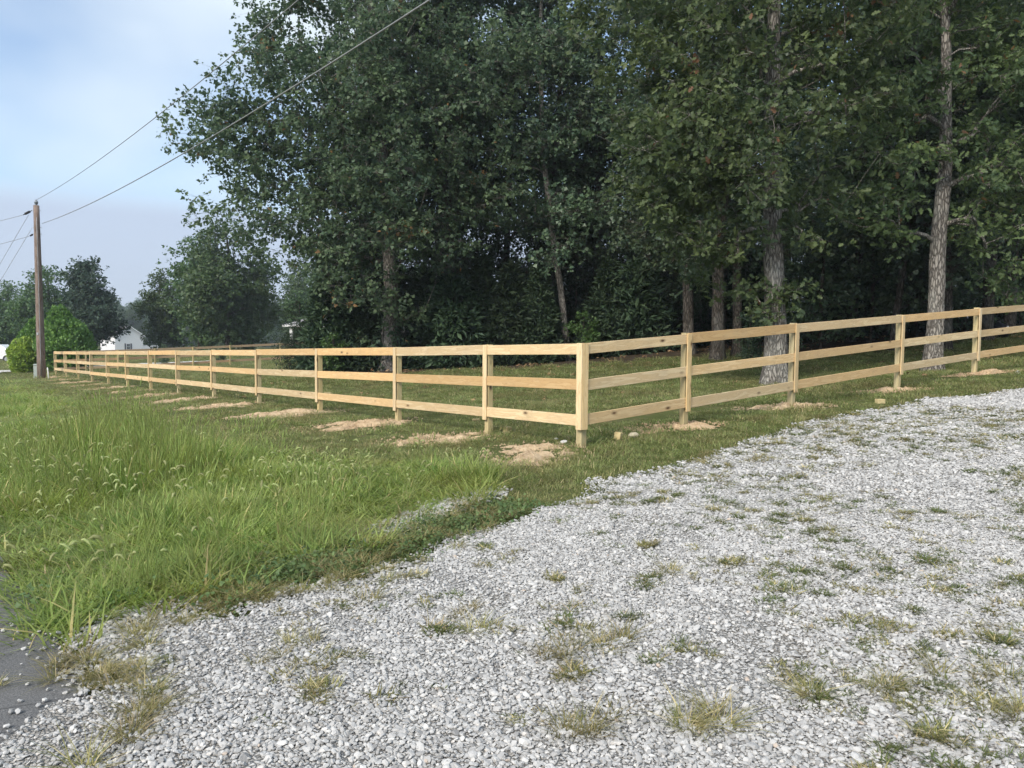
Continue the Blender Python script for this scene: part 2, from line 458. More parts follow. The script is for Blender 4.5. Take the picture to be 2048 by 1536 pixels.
def terrain(x, y):
    x = np.atleast_1d(np.asarray(x, float)); y = np.atleast_1d(np.asarray(y, float)); sh = x.shape
    x, y = x.ravel(), y.ravel(); z = np.empty_like(x)
    for i in range(0, len(x), 20000):
        xs, ys = x[i:i + 20000], y[i:i + 20000]
        r = np.sqrt((xs[:, None] - CT[None, :, 0]) ** 2 + (ys[:, None] - CT[None, :, 1]) ** 2)
        z[i:i + 20000] = _tps_phi(r) @ _w[:_n] + _w[_n] + _w[_n + 1] * xs + _w[_n + 2] * ys
    z = np.clip(z, -3, 5)
    R = np.hypot(x, y - 15)
    far = np.clip(0.03 * x, -3.4, 4.0) + np.maximum(0, R - 240) * 0.03
    z = z + (far - z) * sstep(55, 150, R)
    return z.reshape(sh)
def tz(x, y): return float(terrain(x, y)[0])
def ground_hit(px, py):
    d = ray(px, py); lo, hi = 1.0, 1.0
    f = lambda s: EYE[2] + s * d[2] - tz(s * d[0], s * d[1])
    while f(hi) > 0 and hi < 400: lo, hi = hi, hi * 1.25
    for _ in range(22):
        m = (lo + hi) / 2
        if f(m) > 0: lo = m
        else: hi = m
    p = EYE + d * lo; p[2] = tz(p[0], p[1]); return p

def in_poly(x, y, poly):
    inside = np.zeros(len(x), bool); n = len(poly); j = n - 1
    for i in range(n):
        xi, yi = poly[i][:2]; xj, yj = poly[j][:2]
        c = ((yi > y) != (yj > y)) & (x < (xj - xi) * (y - yi) / (yj - yi + 1e-12) + xi)
        inside ^= c; j = i
    return inside
def poly_dist(x, y, poly, closed=True):
    d = np.full(len(x), 1e9); n = len(poly)
    for i in range(n if closed else n - 1):
        ax, ay = poly[i][:2]; bx, by = poly[(i + 1) % n][:2]
        vx, vy = bx - ax, by - ay
        t = np.clip(((x - ax) * vx + (y - ay) * vy) / (vx * vx + vy * vy + 1e-12), 0, 1)
        d = np.minimum(d, np.hypot(x - ax - t * vx, y - ay - t * vy))
    return d
def sdf(x, y, poly):
    d = poly_dist(x, y, poly); return np.where(in_poly(x, y, poly), d, -d)   # positive inside

# driveway outline (world), traced along its grass edge and closed behind the camera
_edge = [ground_hit(*p)[:2] for p in ((-60, 1545), (0, 1478), (45, 1420), (90, 1345), (130, 1290), (180, 1255), (250, 1232), (345, 1222), (430, 1222), (560, 1185), (690, 1150), (850, 1112), (905, 1082),
          (1000, 1045), (1140, 1000), (1190, 975), (1280, 950), (1400, 925), (1480, 900), (1560, 872), (1640, 848), (1740, 823), (1850, 803), (2048, 784))]
_last = _edge[-1]
DRIVE = _edge + [_last + uR[:2] * 14, _last + uR[:2] * 14 + nR[:2] * 8, np.array([11, -3.0]), np.array([9, -9.0]), np.array([-6, -9.0]), np.array([-4.5, -2.0])]
def drive_in(x, y):
    s = sdf(x, y, DRIVE)
    return s + (vnoise(x, y, 1.3, 5, 4) - 0.5) * 0.75
# road: everything left of its edge line, parallel to the left fence run
_re = ground_hit(86, 1262)
ROAD_P = _re[:2]
def road_off(x, y):      # >0 on the road
    return (x - ROAD_P[0]) * nL[0] + (y - ROAD_P[1]) * nL[1]
# zone of uncut grass between road and fence
_tall_px = [(-60, 752), (60, 762), (150, 806), (240, 850), (330, 880), (470, 915), (600, 925), (760, 925), (890, 945), (960, 985), (830, 1060), (720, 1110), (600, 1150), (430, 1200), (300, 1222), (180, 1252), (110, 1292), (85, 1270)]
TALL = [ground_hit(*p)[:2] for p in _tall_px] + [ROAD_P + uL[:2] * -0.2, ROAD_P + uL[:2] * 46]

# dirt thrown up at the fence posts: centre (px), half-length, half-width, angle
DIRT = []
for k, (dx, ln, wd) in enumerate(((-70, .62, .42), (-62, .78, .36), (-42, .85, .42), (-52, 1.1, .42), (-44, 1.05, .40), (-36, 1.2, .40), (-28, 1.1, .34), (-22, 1.0, .30), (-18, .95, .30), (-16, .9, .3), (-14, .9, .3), (-10, .8, .3), (-8, .8, .25))):
    x, yt, yg = L_PX[k]
    g = RUN_L[k][1] + nL * 0.22
    s = ray(x, yg)
    off = dx / FPX * np.linalg.norm(g[:2])
    DIRT.append((g[0] + off, g[1] - 0.12 * abs(off), ln * .88, wd * 1.35, math.radians(12), k))
for k, (dx, ln, wd) in enumerate(((-45, .62, .32), (-30, .75, .26), (-35, .7, .24), (10, .8, .22)), 1):
    g = RUN_R[k][1] + nR * 0.05
    off = dx / FPX * np.linalg.norm(g[:2])
    DIRT.append((g[0] + off, g[1], ln, wd, math.radians(8), 20 + k))
def dirt_in(x, y):
    m = np.zeros(len(x))
    for cx, cy, ln, wd, a, k in DIRT:
        dx, dy = x - cx, y - cy
        u = (dx * math.cos(a) + dy * math.sin(a)) / ln; v = (-dx * math.sin(a) + dy * math.cos(a)) / wd
        m = np.maximum(m, 1.25 - np.hypot(u, v) + (vnoise(x, y, 3.2, 40 + k, 3) - .5) * .9)
    return m

# edge of the wood (world polyline): litter and shade-bare earth behind it
WOOD_EDGE = [ground_hit(*p)[:2] for p in ((590, 745), (700, 752), (800, 745), (900, 741), (1050, 738), (1200, 728), (1300, 718), (1400, 712), (1560, 705), (1700, 702), (1800, 700), (1950, 672), (2048, 664), (2300, 655))]
WOOD = WOOD_EDGE + [np.array([70.0, 40.0]), np.array([70.0, 110.0]), np.array([-8.0, 110.0]), np.array([-11.0, 45.0])]

# ------------------------------------------------------------------ ground sheet
def axis(lo, hi, n, c, k):
    t = np.linspace(math.asinh((lo - c) / k), math.asinh((hi - c) / k), n); return np.sinh(t) * k + c
gx = axis(-900, 900, 300, 0, 6.0); gy = axis(-120, 1300, 320, 7, 6.0)
GX, GY = np.meshgrid(gx, gy)
GZ = terrain(GX, GY) + (vnoise(GX, GY, 1.6, 3, 3) - 0.5) * 0.03
nx_, ny_ = len(gx), len(gy)
ii = (np.arange(ny_ - 1)[:, None] * nx_ + np.arange(nx_ - 1)[None, :]).ravel()
quads = np.stack([ii, ii + 1, ii + nx_ + 1, ii + nx_], 1)
fx, fy = GX.ravel(), GY.ravel()
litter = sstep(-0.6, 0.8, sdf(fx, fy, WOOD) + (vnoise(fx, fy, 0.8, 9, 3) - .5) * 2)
tallm = sstep(-0.4, 0.4, sdf(fx, fy, TALL))
me = mesh_np('ground', np.stack([fx, fy, GZ.ravel()], 1), np.arange(len(quads)) * 4, quads.ravel(), {'litter': litter, 'tall': tallm}, True)
t = NT('grass_ground')
co = t.coord('Object')
n1 = t.noise(co, 0.55, 4); n2 = t.noise(co, 4.0, 5, 0.65); n3 = t.noise(co, 45, 4, 0.7)
g1 = t.mix(t.ramp(n1, [(0.35, 0.0), (0.65, 1.0)]), (0.085, 0.105, 0.036), (0.130, 0.150, 0.055))
g1 = t.mix(t.ramp(n2, [(0.5, 0.0), (0.72, 0.7)]), g1, (0.215, 0.165, 0.105))
g1 = t.mix(t.math('MULTIPLY', n3, 0.6), g1, (0.060, 0.066, 0.028))
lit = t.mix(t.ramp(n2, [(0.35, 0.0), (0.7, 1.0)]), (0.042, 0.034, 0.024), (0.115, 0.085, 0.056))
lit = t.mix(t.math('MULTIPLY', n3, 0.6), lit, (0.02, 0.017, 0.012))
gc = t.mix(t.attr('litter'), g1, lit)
M_GROUND = t.done(t.principled(gc, 0.95, 0.05, t.bump(t.math('ADD', n3, n2), 0.7, 0.03)))
tag(link('ground', me, M_GROUND), kind='structure')

def sheet(name, x0, x1, y0, y1, step, keep, lift, mat):
    xs = np.arange(x0, x1, step); ys = np.arange(y0, y1, step); X, Y = np.meshgrid(xs, ys)
    Z = terrain(X, Y) + lift; nx = len(xs)
    i = (np.arange(len(ys) - 1)[:, None] * nx + np.arange(nx - 1)[None, :]).ravel()
    q = np.stack([i, i + 1, i + nx + 1, i + nx], 1)
    K = keep(X.ravel(), Y.ravel())
    q = q[K[q].all(1)]
    used = np.unique(q); remap = np.zeros(X.size, int); remap[used] = np.arange(len(used))
    V = np.stack([X.ravel(), Y.ravel(), Z.ravel()], 1)[used]
    me = mesh_np(name, V, np.arange(len(q)) * 4, remap[q].ravel(), None, True)
    return tag(link(name, me, mat), kind='structure')

t = NT('gravel_bed')
co = t.coord('Object')
v1 = t.new('ShaderNodeTexVoronoi'); t.l.new(co, v1.inputs['Vector']); t.set(v1, 'Scale', 55.0)
ed = t.new('ShaderNodeTexVoronoi'); ed.feature = 'DISTANCE_TO_EDGE'; t.l.new(co, ed.inputs['Vector']); t.set(ed, 'Scale', 55.0)
sepc = t.new('ShaderNodeSeparateColor'); t.l.new(v1.outputs['Color'], sepc.inputs[0])
gcol = t.ramp(sepc.outputs[0], [(0.0, (0.34, 0.337, 0.33)), (0.6, (0.46, 0.455, 0.445)), (1.0, (0.56, 0.555, 0.545))])
gcol = t.mix(t.ramp(ed.outputs['Distance'], [(0.02, 1.0), (0.16, 0.0)]), gcol, (0.26, 0.255, 0.245))
dust = t.ramp(t.noise(co, 0.9, 4, 0.6), [(0.48, 0.0), (0.72, 0.75)])
gcol = t.mix(dust, gcol, (0.24, 0.21, 0.17))
M_GBED = t.done(t.principled(gcol, 0.9, 0.15, t.bump(t.ramp(ed.outputs['Distance'], [(0.0, 0.0), (0.25, 1.0)]), 0.8, 0.02)))
sheet('gravel_driveway', -8, 40, -9, 34, 0.16, lambda x, y: drive_in(x, y) > 0.02, 0.036, M_GBED)

t = NT('asphalt')
co = t.coord('Object')
ac = t.mix(t.ramp(t.noise(co, 160, 3, 0.7), [(0.35, 0.0), (0.7, 1.0)]), (0.050, 0.052, 0.056), (0.21, 0.21, 0.21))
ac = t.mix(t.ramp(t.noise(co, 1.2, 4), [(0.45, 0.0), (0.75, 0.6)]), ac, (0.17, 0.165, 0.16))
ck = t.new('ShaderNodeTexVoronoi'); ck.feature = 'DISTANCE_TO_EDGE'; t.l.new(co, ck.inputs['Vector']); t.set(ck, 'Scale', 1.1)
ac = t.mix(t.ramp(ck.outputs['Distance'], [(0.002, 0.5), (0.008, 0.0)]), ac, (0.025, 0.025, 0.026))
M_ASPH = t.done(t.principled(ac, 0.9, 0.2, t.bump(t.noise(co, 200, 3), 0.5, 0.004)))
# the road as a strip along its ragged edge
rt = np.concatenate([np.arange(-22, 14, .12), np.arange(14, 75, .8)])
ro_ = [0.0, .25, .6, 1.2, 2.2, 3.6, 5.0, 6.2]
RV = []
for tt_ in rt:
    e0 = float(vnoise(np.array([tt_]), np.array([3.0]), 1.4, 77, 4)[0] - .5) * .22
    for k_, o_ in enumerate(ro_):
        p_ = ROAD_P + uL[:2] * tt_ + nL[:2] * (o_ + (e0 if k_ == 0 else 0)); RV.append((p_[0], p_[1]))
RV = np.array(RV); RV = np.column_stack([RV, terrain(RV[:, 0], RV[:, 1]) + .03])
m_ = len(ro_); i_ = (np.arange(len(rt) - 1)[:, None] * m_ + np.arange(m_ - 1)[None, :]).ravel()
RQ = np.stack([i_, i_ + 1, i_ + m_ + 1, i_ + m_], 1)
tag(link('road', mesh_np('road', RV, np.arange(len(RQ)) * 4, RQ.ravel(), None, True), M_ASPH), kind='structure')

# pale drive that leaves the road beyond the fence and runs past the back run
_pd = [np.array(p) for p in ((-42.0, 43.5), (-34.0, 46.5), (-27.5, 49.6), (-21, 55.0), (-15.5, 60.5), (-8, 68), (2, 78))]
M_PALE = plain('pale_gravel', (0.50, 0.49, 0.47), 0.9, 0.1, 0, 0.15, 3.0, 0.4)
sheet('far_driveway', -46, 4, 41, 80, 0.5, lambda x, y: poly_dist(x, y, _pd, False) < 1.35 + (vnoise(x, y, .8, 3) - .5) * .4, 0.04, M_PALE)

# ------------------------------------------------------------------ fence
uz = np.array([0, 0, 1.0])
PH = 0.089
def setw(o, root, Mw):      # place a part in world space under its thing
    o.matrix_parent_inverse = Matrix.Translation(-root.location)
    o.matrix_basis = Mw
def add_post(root, P, n_in, ztop, ang):
    """P: point on the outer face line, n_in: unit vector into the paddock"""
    c = P + n_in * 0.088
    zb = tz(c[0], c[1]) - 0.3
    zt = ztop + random.uniform(0.004, 0.022)
    mb = MB(); mb.box((0, 0, 0), (zt - zb, PH, PH), None, 0.005)
    o = mb.build('post', M_POST, root)
    R = Matrix.Rotation(-ang + random.uniform(-.03, .03), 3, 'Z') @ Matrix.Rotation(math.radians(-90), 3, 'Y')
    setw(o, root, Matrix.Translation((c[0], c[1], (zt + zb) / 2)) @ R.to_4x4())
def add_batten(root, P, n_in, ztop, ang, off=0.0, u=None, ln=1.10, w=0.089):
    c = P + n_in * 0.0095 + (u * off if u is not None else 0)
    mb = MB(); mb.box((0, 0, 0), (ln, w, 0.019), None, 0.003)
    o = mb.build('batten', M_BATTEN, root)
    # local X down the batten, local Z out of the face
    ex = Vector((0, 0, -1)); ezv = Vector(tuple(n_in)); ey = ezv.cross(ex)
    R = Matrix((ex, ey, ezv)).transposed()
    setw(o, root, Matrix.Translation((c[0], c[1], ztop - ln / 2 + random.uniform(-.006, .006))) @ R.to_4x4())
def add_rail(root, A, B, n_in, mat, w=0.14, th=0.024):
    d = B - A; L = np.linalg.norm(d)
    ex = Vector(tuple(d / L)); ezv = Vector(tuple(n_in)); ezv = (ezv - ex * ezv.dot(ex)).normalized(); ey = ezv.cross(ex)
    mb = MB(); mb.box((0, 0, 0), (L - 0.004, w + random.uniform(-.004, .004), th), None, 0.003)
    o = mb.build('rail', mat, root)
    R = Matrix((ex, ey, ezv)).transposed()
    c = (A + B) / 2
    setw(o, root, Matrix.Translation(tuple(c)) @ R.to_4x4())
RAIL_DROP = (0.07, 0.525, 0.978)
def fence_run(root, pts, u, n_out, ang, mat, first_post=True, battens=True):
    n_in = -n_out
    for k, (P, zt) in enumerate(pts):
        if k or first_post: add_post(root, P, n_in, zt, ang)
        if battens and k: add_batten(root, P, n_in, zt, ang)
    for k in range(len(pts) - 1):
        (A, za), (B, zb) = pts[k], pts[k + 1]
        for j, dr in enumerate(RAIL_DROP):
            a = np.array([A[0], A[1], za - dr + random.uniform(-.009, .009)]) + n_in * 0.0315
            b = np.array([B[0], B[1], zb - dr + random.uniform(-.009, .009)]) + n_in * 0.0315
            if k == 0: a = a + u * 0.012
            add_rail(root, a, b, n_in, mat)
def flat(P): return np.array([P[0], P[1], 0.0])
ptsL = [(flat(g), zt) for _, g, zt in RUN_L]
ptsR = [(flat(g), zt) for _, g, zt in RUN_R]
for k in (1, 2, 3):
    g = RUN_R[-1][1] + uR * 3.1 * k
    ptsR.append((flat(g), RUN_R[-1][2] + 0.2 * k))
fl = tag(empty('board_fence', tuple(RUN_L[0][1])), 'new pine three-rail fence run beside the tall roadside grass, receding left to the utility pole', 'fence', 'new pine board fence')
fr = tag(empty('board_fence', tuple(RUN_R[0][1] + uR * .3)), 'new pine three-rail fence run climbing to the right beside the gravel driveway', 'fence', 'new pine board fence')
fence_run(fl, ptsL, uL, nL, math.radians(ANG_L), M_RAIL, first_post=False)
fence_run(fr, ptsR, uR, nR, math.radians(ANG_R), M_RAIL, first_post=False)
# corner post with two battens meeting at the outer edge
P0, z0 = ptsL[0]
n_diag = -(nL + nR); n_diag /= np.linalg.norm(n_diag)
cpos = P0 + n_diag * 0.145
zb = tz(cpos[0], cpos[1]) - 0.3
mb = MB(); mb.box((0, 0, 0), (z0 + .004 - zb, 0.098, 0.098), None, 0.006)
o = mb.build('post', M_POST, fl)
setw(o, fl, Matrix.Translation((cpos[0], cpos[1], (z0 + .004 + zb) / 2)) @ (Matrix.Rotation(-math.radians(ANG_L), 3, 'Z') @ Matrix.Rotation(math.radians(-90), 3, 'Y')).to_4x4())
add_batten(fl, P0, -nL, z0 + .006, 0, 0.050, uL, 1.10, 0.098)
add_batten(fr, P0, -nR, z0 + .006, 0, 0.050 + 0.0195, uR, 1.10, 0.098)
# back run, from the far end of the left run
BACK = []
b0 = RUN_L[-1][1]
angB = math.radians(ANG_L + 90)
uB = np.array([math.sin(angB), math.cos(angB), 0]); nB = np.array([-uB[1], uB[0], 0])
for px_, yt, yg in ((108.7, 702.8, 751), (172, 701.5, 747), (236, 699.5, 743.5), (310, 697, 740), (386, 694, 736.5), (460, 690.6, 733), (560, 686.5, 728.5), (652, 683.5, 724), (740, 681, 720)):
    tq, g, s = line_hit(px_, yg, b0, ANG_L + 90)
    d, dt = ray(px_, yg), ray(px_, yt)
    s2 = s * d[:2].dot(d[:2]) / d[:2].dot(dt[:2])
    BACK.append((flat(g), EYE[2] + s2 * dt[2]))
fb = tag(empty('board_fence', tuple(b0 + uB * .3)), 'far brownish back run of the board fence beyond the paddock, left of the dark cedar', 'fence', 'new pine board fence')
fence_run(fb, BACK, uB, nB, angB, M_RAIL_SHADED, first_post=False, battens=False)

# ------------------------------------------------------------------ dirt thrown up round the posts
t = NT('dug_clay')
co = t.coord('Object')
d1 = t.noise(co, 5, 5, 0.65); d2 = t.noise(co, 40, 4, 0.7)
dc = t.mix(t.ramp(d1, [(0.35, 0.0), (0.65, 1.0)]), (0.30, 0.21, 0.125), (0.50, 0.385, 0.245))
dc = t.mix(t.ramp(d2, [(0.4, 0.0), (0.75, 0.8)]), dc, (0.56, 0.46, 0.34))
dc = t.mix(t.math('MULTIPLY', t.rand(), 0.22), dc, (0.50, 0.29, 0.15))
M_CLAY = t.done(t.principled(dc, 0.95, 0.05, t.bump(t.math('ADD', d1, d2), 0.8, 0.02)))
ORD = ['corner', 'first', 'second', 'third', 'fourth', 'fifth', 'sixth', 'seventh', 'eighth', 'ninth', 'tenth', 'eleventh', 'twelfth', 'thirteenth']
_ico = None
def clod(mb, c, r):
    P = [np.array(v) * r * random.uniform(.6, 1.2) + c for v in ((1, 0, -.3), (-.5, .85, -.3), (-.5, -.85, -.3), (0.2, .1, .9))]
    mb.add(P, [(0, 1, 3), (1, 2, 3), (2, 0, 3), (0, 2, 1)])
for cx, cy, ln, wd, a, k in DIRT:
    nr, na = 18, 60
    V = []; F = []
    cz = tz(cx, cy)
    def pts_(r, th):
        r = np.asarray(r, float); th = np.asarray(th, float)
        edge = 0.62 + 1.05 * vnoise(np.cos(th) * 2 + 9 * k, np.sin(th) * 2 + 5, 1.2, 60 + k, 3)
        u, v = r * ln * edge * np.cos(th), r * wd * edge * np.sin(th)
        x = cx + u * math.cos(a) - v * math.sin(a); y = cy + u * math.sin(a) + v * math.cos(a)
        bm_ = vnoise(x, y, 4.5, 80 + k, 4)
        h = 0.05 * (1 - r * r) * (0.1 + 1.5 * bm_ ** 1.5) - 0.03 * r ** 3 + 0.022 + (bm_ - .5) * .07
        h -= .085 * sstep(.49, .33, vnoise(x, y * 1.6, 3.6, 120 + k, 3) - .14 * r + .06)
        return np.stack([x - cx, y - cy, terrain(x, y) - cz + h], 1)
    R2 = np.concatenate([[0], np.repeat(np.arange(1, nr + 1) / nr, na)]); T2 = np.concatenate([[0], np.tile(2 * math.pi * np.arange(na) / na, nr)])
    V = [tuple(v) for v in pts_(R2, T2)]
    for j in range(na): F.append((0, 1 + j, 1 + (j + 1) % na))
    for i in range(nr - 1):
        for j in range(na):
            p = 1 + i * na
            F.append((p + j, p + na + j, p + na + (j + 1) % na, p + (j + 1) % na))
    cr_ = rng.random(300) ** .6 * 1.2; CP = pts_(np.minimum(cr_, 1.0), rng.uniform(0, 6.283, 300)); CP[:, :2] *= np.maximum(1, cr_)[:, None]
    tzc = terrain(cx + CP[:, 0], cy + CP[:, 1]) - cz; CP[:, 2] = np.maximum(CP[:, 2], tzc + .02)
    mb = MB(); mb.add(V, F)
    for p in CP: clod(mb, p, random.uniform(.008, .030))
    o = mb.build('dirt_pile', M_CLAY)
    o.location = (cx, cy, cz)
    if k == 0: lab = 'pinkish tan crumbled dirt spread left of the corner post'
    elif k < 20: lab = 'tan dug dirt heap at the %s post left of the corner post' % ORD[k]
    else: lab = 'thin tan dirt scatter at the %s post right of the corner post' % ORD[k - 20]
    tag(o, lab, 'dirt pile', 'dirt thrown up at the fence posts')

# ------------------------------------------------------------------ trees
LEAF_SHAPES = {
    'kite': np.array([(0, 0, 0), (0.45, 0.30, 0.06), (1, 0, -0.04), (0.45, -0.30, 0.06)]),
    'oak': np.array([(0, 0, 0), (0.22, 0.22, .03), (0.36, 0.10, .02), (0.52, 0.36, .06), (0.66, 0.13, .0), (0.80, 0.24, .0), (1, 0, -.08),
                     (0.80, -0.24, .0), (0.66, -0.13, .0), (0.52, -0.36, .06), (0.36, -0.10, .02), (0.22, -0.22, .03)]),
    'maple': np.array([(0, 0, 0), (0.30, 0.45, .05), (0.62, 0.22, 0.02), (1, 0, -.06), (0.62, -0.22, 0.02), (0.30, -0.45, .05)]),
    'spray': np.array([(0, 0, 0), (0.5, 0.16, 0.03), (1, 0, -.05), (0.5, -0.16, .03)]),
}
def leaf_arrays(C, size, normal, axis_, shape):
    """leaf polygons: C base points, unit normal and axis (made orthogonal)"""
    S = LEAF_SHAPES[shape]; k = len(S); n = len(C)
    ax = axis_ - normal * (axis_ * normal).sum(1, keepdims=True)
    ax /= np.linalg.norm(ax, axis=1, keepdims=True) + 1e-9
    bx = np.cross(normal, ax)
    V = (C[:, None, :] + size[:, None, None] * (ax[:, None, :] * S[None, :, 0:1] + bx[:, None, :] * S[None, :, 1:2] + normal[:, None, :] * S[None, :, 2:3]))
    return V.reshape(-1, 3), k
def unit(v): return v / (np.linalg.norm(v, axis=-1, keepdims=True) + 1e-9)

class Tree:
    def __init__(s, seed, trunk, r0, lobes, n_cl, leaf_n, leaf, shape='kite', spread=0.5, leaf_sd=0.3, sides=12, tip=0.010, rexp=0.46, top_r=0.05, up=0.55):
        """trunk: polyline of points; lobes: (x,y,z,r) spheres that the twigs fill"""
        g = np.random.default_rng(seed); s.g = g
        tr = np.array(trunk, float)
        seg = np.concatenate([[0], np.cumsum(np.linalg.norm(np.diff(tr, axis=0), axis=1))])
        m = max(6, int(seg[-1] / 0.45)); tt = np.linspace(0, seg[-1], m)
        P = np.stack([np.interp(tt, seg, tr[:, i]) for i in range(3)], 1)
        for i in range(2):       # round the corners a little
            P[1:-1] = (P[:-2] + 2 * P[1:-1] + P[2:]) / 4
        wob = np.cumsum(g.normal(0, .012, (m, 2)), 0); P[:, :2] += wob - wob[0]
        pos = [p for p in P]; par = [-1] + list(range(m - 1)); nt = m
        lobes = np.array(lobes, float)
        wts = lobes[:, 3] ** 2.3; wts /= wts.sum()
        cnt = np.maximum(g.multinomial(n_cl, wts), 3)
        cl = []
        for (x, y, z, r), c in zip(lobes, cnt):
            d = unit(g.normal(size=(c, 3))); rr = r * g.random(c) ** 0.42
            q = d * rr[:, None]; q[:, 2] *= 0.85
            cl.append(q + np.array([x, y, z]))
        cl = np.concatenate(cl)
        dtr = np.array([np.min(np.linalg.norm(P - c, axis=1)) for c in cl])
        cl = cl[np.argsort(dtr)]
        cap = 60000; posA = np.zeros((cap, 3)); posA[:nt] = P; n = nt
        parA = np.full(cap, -1); parA[1:nt] = np.arange(nt - 1)
        chains = [list(range(nt))]; tips = []
        lo = nt // 6
        for c in cl:
            d = c - posA[lo:n]; L = np.linalg.norm(d, axis=1); hx = np.hypot(d[:, 0], d[:, 1])
            cost = L * (1 + 0.9 * np.maximum(0, (0.30 * hx - d[:, 2]) / (L + .05)))
            j = int(np.argmin(cost)) + lo
            L0 = np.linalg.norm(c - posA[j])
            k = max(2, int(L0 / 0.55) + 1)
            pd = posA[j] - posA[parA[j]] if parA[j] >= 0 else np.array([0, 0, 1.0])
            pd = pd / (np.linalg.norm(pd) + 1e-9)
            d0 = unit((c - posA[j]) / (L0 + 1e-9) * 0.8 + pd * 0.35 + np.array([0, 0, .12]))
            ctrlp = posA[j] + d0 * L0 * 0.5 + g.normal(0, .04 * L0 + .01, 3)
            ch = [j]; prev = j
            if n + k + 2 >= cap: break
            for q in range(1, k + 1):
                u = q / k
                p = (1 - u) ** 2 * posA[j] + 2 * u * (1 - u) * ctrlp + u * u * c
                if q < k: p = p + g.normal(0, .02, 3)
                posA[n] = p; parA[n] = prev; prev = n; ch.append(n); n += 1
            chains.append(ch); tips.append(prev)
        w = np.zeros(n)
        for tp in tips: w[tp] += 1
        for i in range(n - 1, -1, -1):
            if parA[i] >= 0: w[parA[i]] += w[i]
        rad = tip * np.maximum(w, 1) ** rexp
        tfr = np.arange(nt) / (nt - 1)
        trr = r0 * (1 - tfr) ** 0.75 + top_r * tfr + r0 * 0.55 * np.exp(-tfr * seg[-1] / 0.45)
        rad[:nt] = np.maximum(trr, np.minimum(rad[:nt], trr * 1.2))
        for ch in chains[1:]:
            rad[ch[1:]] = np.minimum(rad[ch[1:]], rad[ch[0]] * 0.75)
        s.pos = posA[:n]; s.rad = rad
        # tubes
        Vs, Ls, base = [], [], 0
        for ci, ch in enumerate(chains):
            k = sides if ci == 0 else (7 if rad[ch[1]] > 0.05 else (5 if rad[ch[1]] > 0.02 else 3))
            p = s.pos[ch]; r = rad[ch].copy()
            if ci: r[0] = r[1]
            d = np.gradient(p, axis=0); d = unit(d)
            ref = np.where(np.abs(d[:, 2:3]) > 0.9, np.array([[1.0, 0, 0]]), np.array([[0, 0, 1.0]]))
            if ci == 0: ref = np.tile(np.array([[1.0, 0, 0]]), (len(ch), 1))
            u = unit(np.cross(d, ref)); v = np.cross(d, u)
            th = np.linspace(0, 2 * np.pi, k, endpoint=False)
            rr = r[:, None] * np.ones(k)[None, :]
            if ci == 0:
                rr = rr * (1 + g.normal(0, .035, rr.shape))
                fl_ = np.exp(-np.arange(len(ch)) * 0.45 / 0.5)[:, None] * (0.22 * np.cos(5 * th + 1.3) + .12 * np.cos(3 * th))[None, :]
                rr = rr * (1 + fl_)
            ring = p[:, None, :] + rr[:, :, None] * (np.cos(th)[None, :, None] * u[:, None, :] + np.sin(th)[None, :, None] * v[:, None, :])
            Vs.append(ring.reshape(-1, 3))
            i0 = base + (np.arange(len(ch) - 1)[:, None] * k + np.arange(k)[None, :])
            i1 = base + (np.arange(len(ch) - 1)[:, None] * k + (np.arange(k)[None, :] + 1) % k)
            Ls.append(np.stack([i0, i1, i1 + k, i0 + k], -1).reshape(-1, 4))
            base += len(ch) * k
        # leaves
        tp = s.pos[np.array(tips)]; pp = s.pos[parA[np.array(tips)]]
        # each twig end carries a few tufts, each tuft a rosette of leaves
        ros = max(3, leaf_n // 8); per = 8; N = len(tp) * ros * per
        R_ = len(tp) * ros; ri = np.repeat(np.arange(len(tp)), ros)
        along = g.random(R_)[:, None]
        qc = tp[ri] * (1 - along * .6) + pp[ri] * along * .6 + g.normal(size=(R_, 3)) * np.array([spread, spread, spread * .6])
        tb = tp[ri]; td = unit(qc - tb); tu = unit(np.cross(td, np.array([.3, .2, .9]))); tv_ = np.cross(td, tu); tr_w = 0.0045 if leaf_n > 60 else .004
        rg = [tb + tr_w * (math.cos(a_) * tu + math.sin(a_) * tv_) for a_ in (0, 2.09, 4.19)] + [qc + .4 * tr_w * (math.cos(a_) * tu + math.sin(a_) * tv_) for a_ in (0, 2.09, 4.19)]
        Vs.append(np.stack(rg, 1).reshape(-1, 3)); b6 = base + np.arange(R_)[:, None] * 6
        for f4 in ((0, 1, 4, 3), (1, 2, 5, 4), (2, 0, 3, 5)): Ls.append(b6 + np.array([f4]))
        s.wV = np.concatenate(Vs); s.wQ = np.concatenate(Ls)
        ci = np.repeat(ri, per)
        q = np.repeat(qc, per, 0) + g.normal(size=(N, 3)) * leaf * .42
        axis0 = np.median(P[:, :2], axis=0)
        out = np.zeros((N, 3)); out[:, :2] = q[:, :2] - axis0; out = unit(out)
        nrm = unit(np.array([0, 0, up]) + out * .25 + g.normal(size=(N, 3)) * .62)
        ax = unit((q - np.repeat(qc, per, 0)) / leaf + out * .2 + g.normal(size=(N, 3)) * .35 + np.array([0, 0, -.15]))
        sz = leaf * np.clip(g.normal(1, leaf_sd, N), .45, 1.8)
        s.lV, s.lk = leaf_arrays(q, sz, nrm, ax, shape)
        cv = g.random(len(tp))
        s.lv = np.clip(0.42 * g.random(N) + 0.55 * cv[ci] ** 1.4 + (g.random(N) > .994) * .9 + (cv[ci] > 0.988) * (g.random(N) > .6) * .9, 0, 1)
    def trunk_mesh(s, name='trunk'):
        return mesh_np(name, s.wV, np.arange(len(s.wQ)) * 4, s.wQ.ravel(), None, True)
    def crown_mesh(s, name='crown'):
        n = len(s.lV) // s.lk
        return mesh_np(name, s.lV, np.arange(n) * s.lk, np.arange(len(s.lV)), {'v': s.lv}, False)
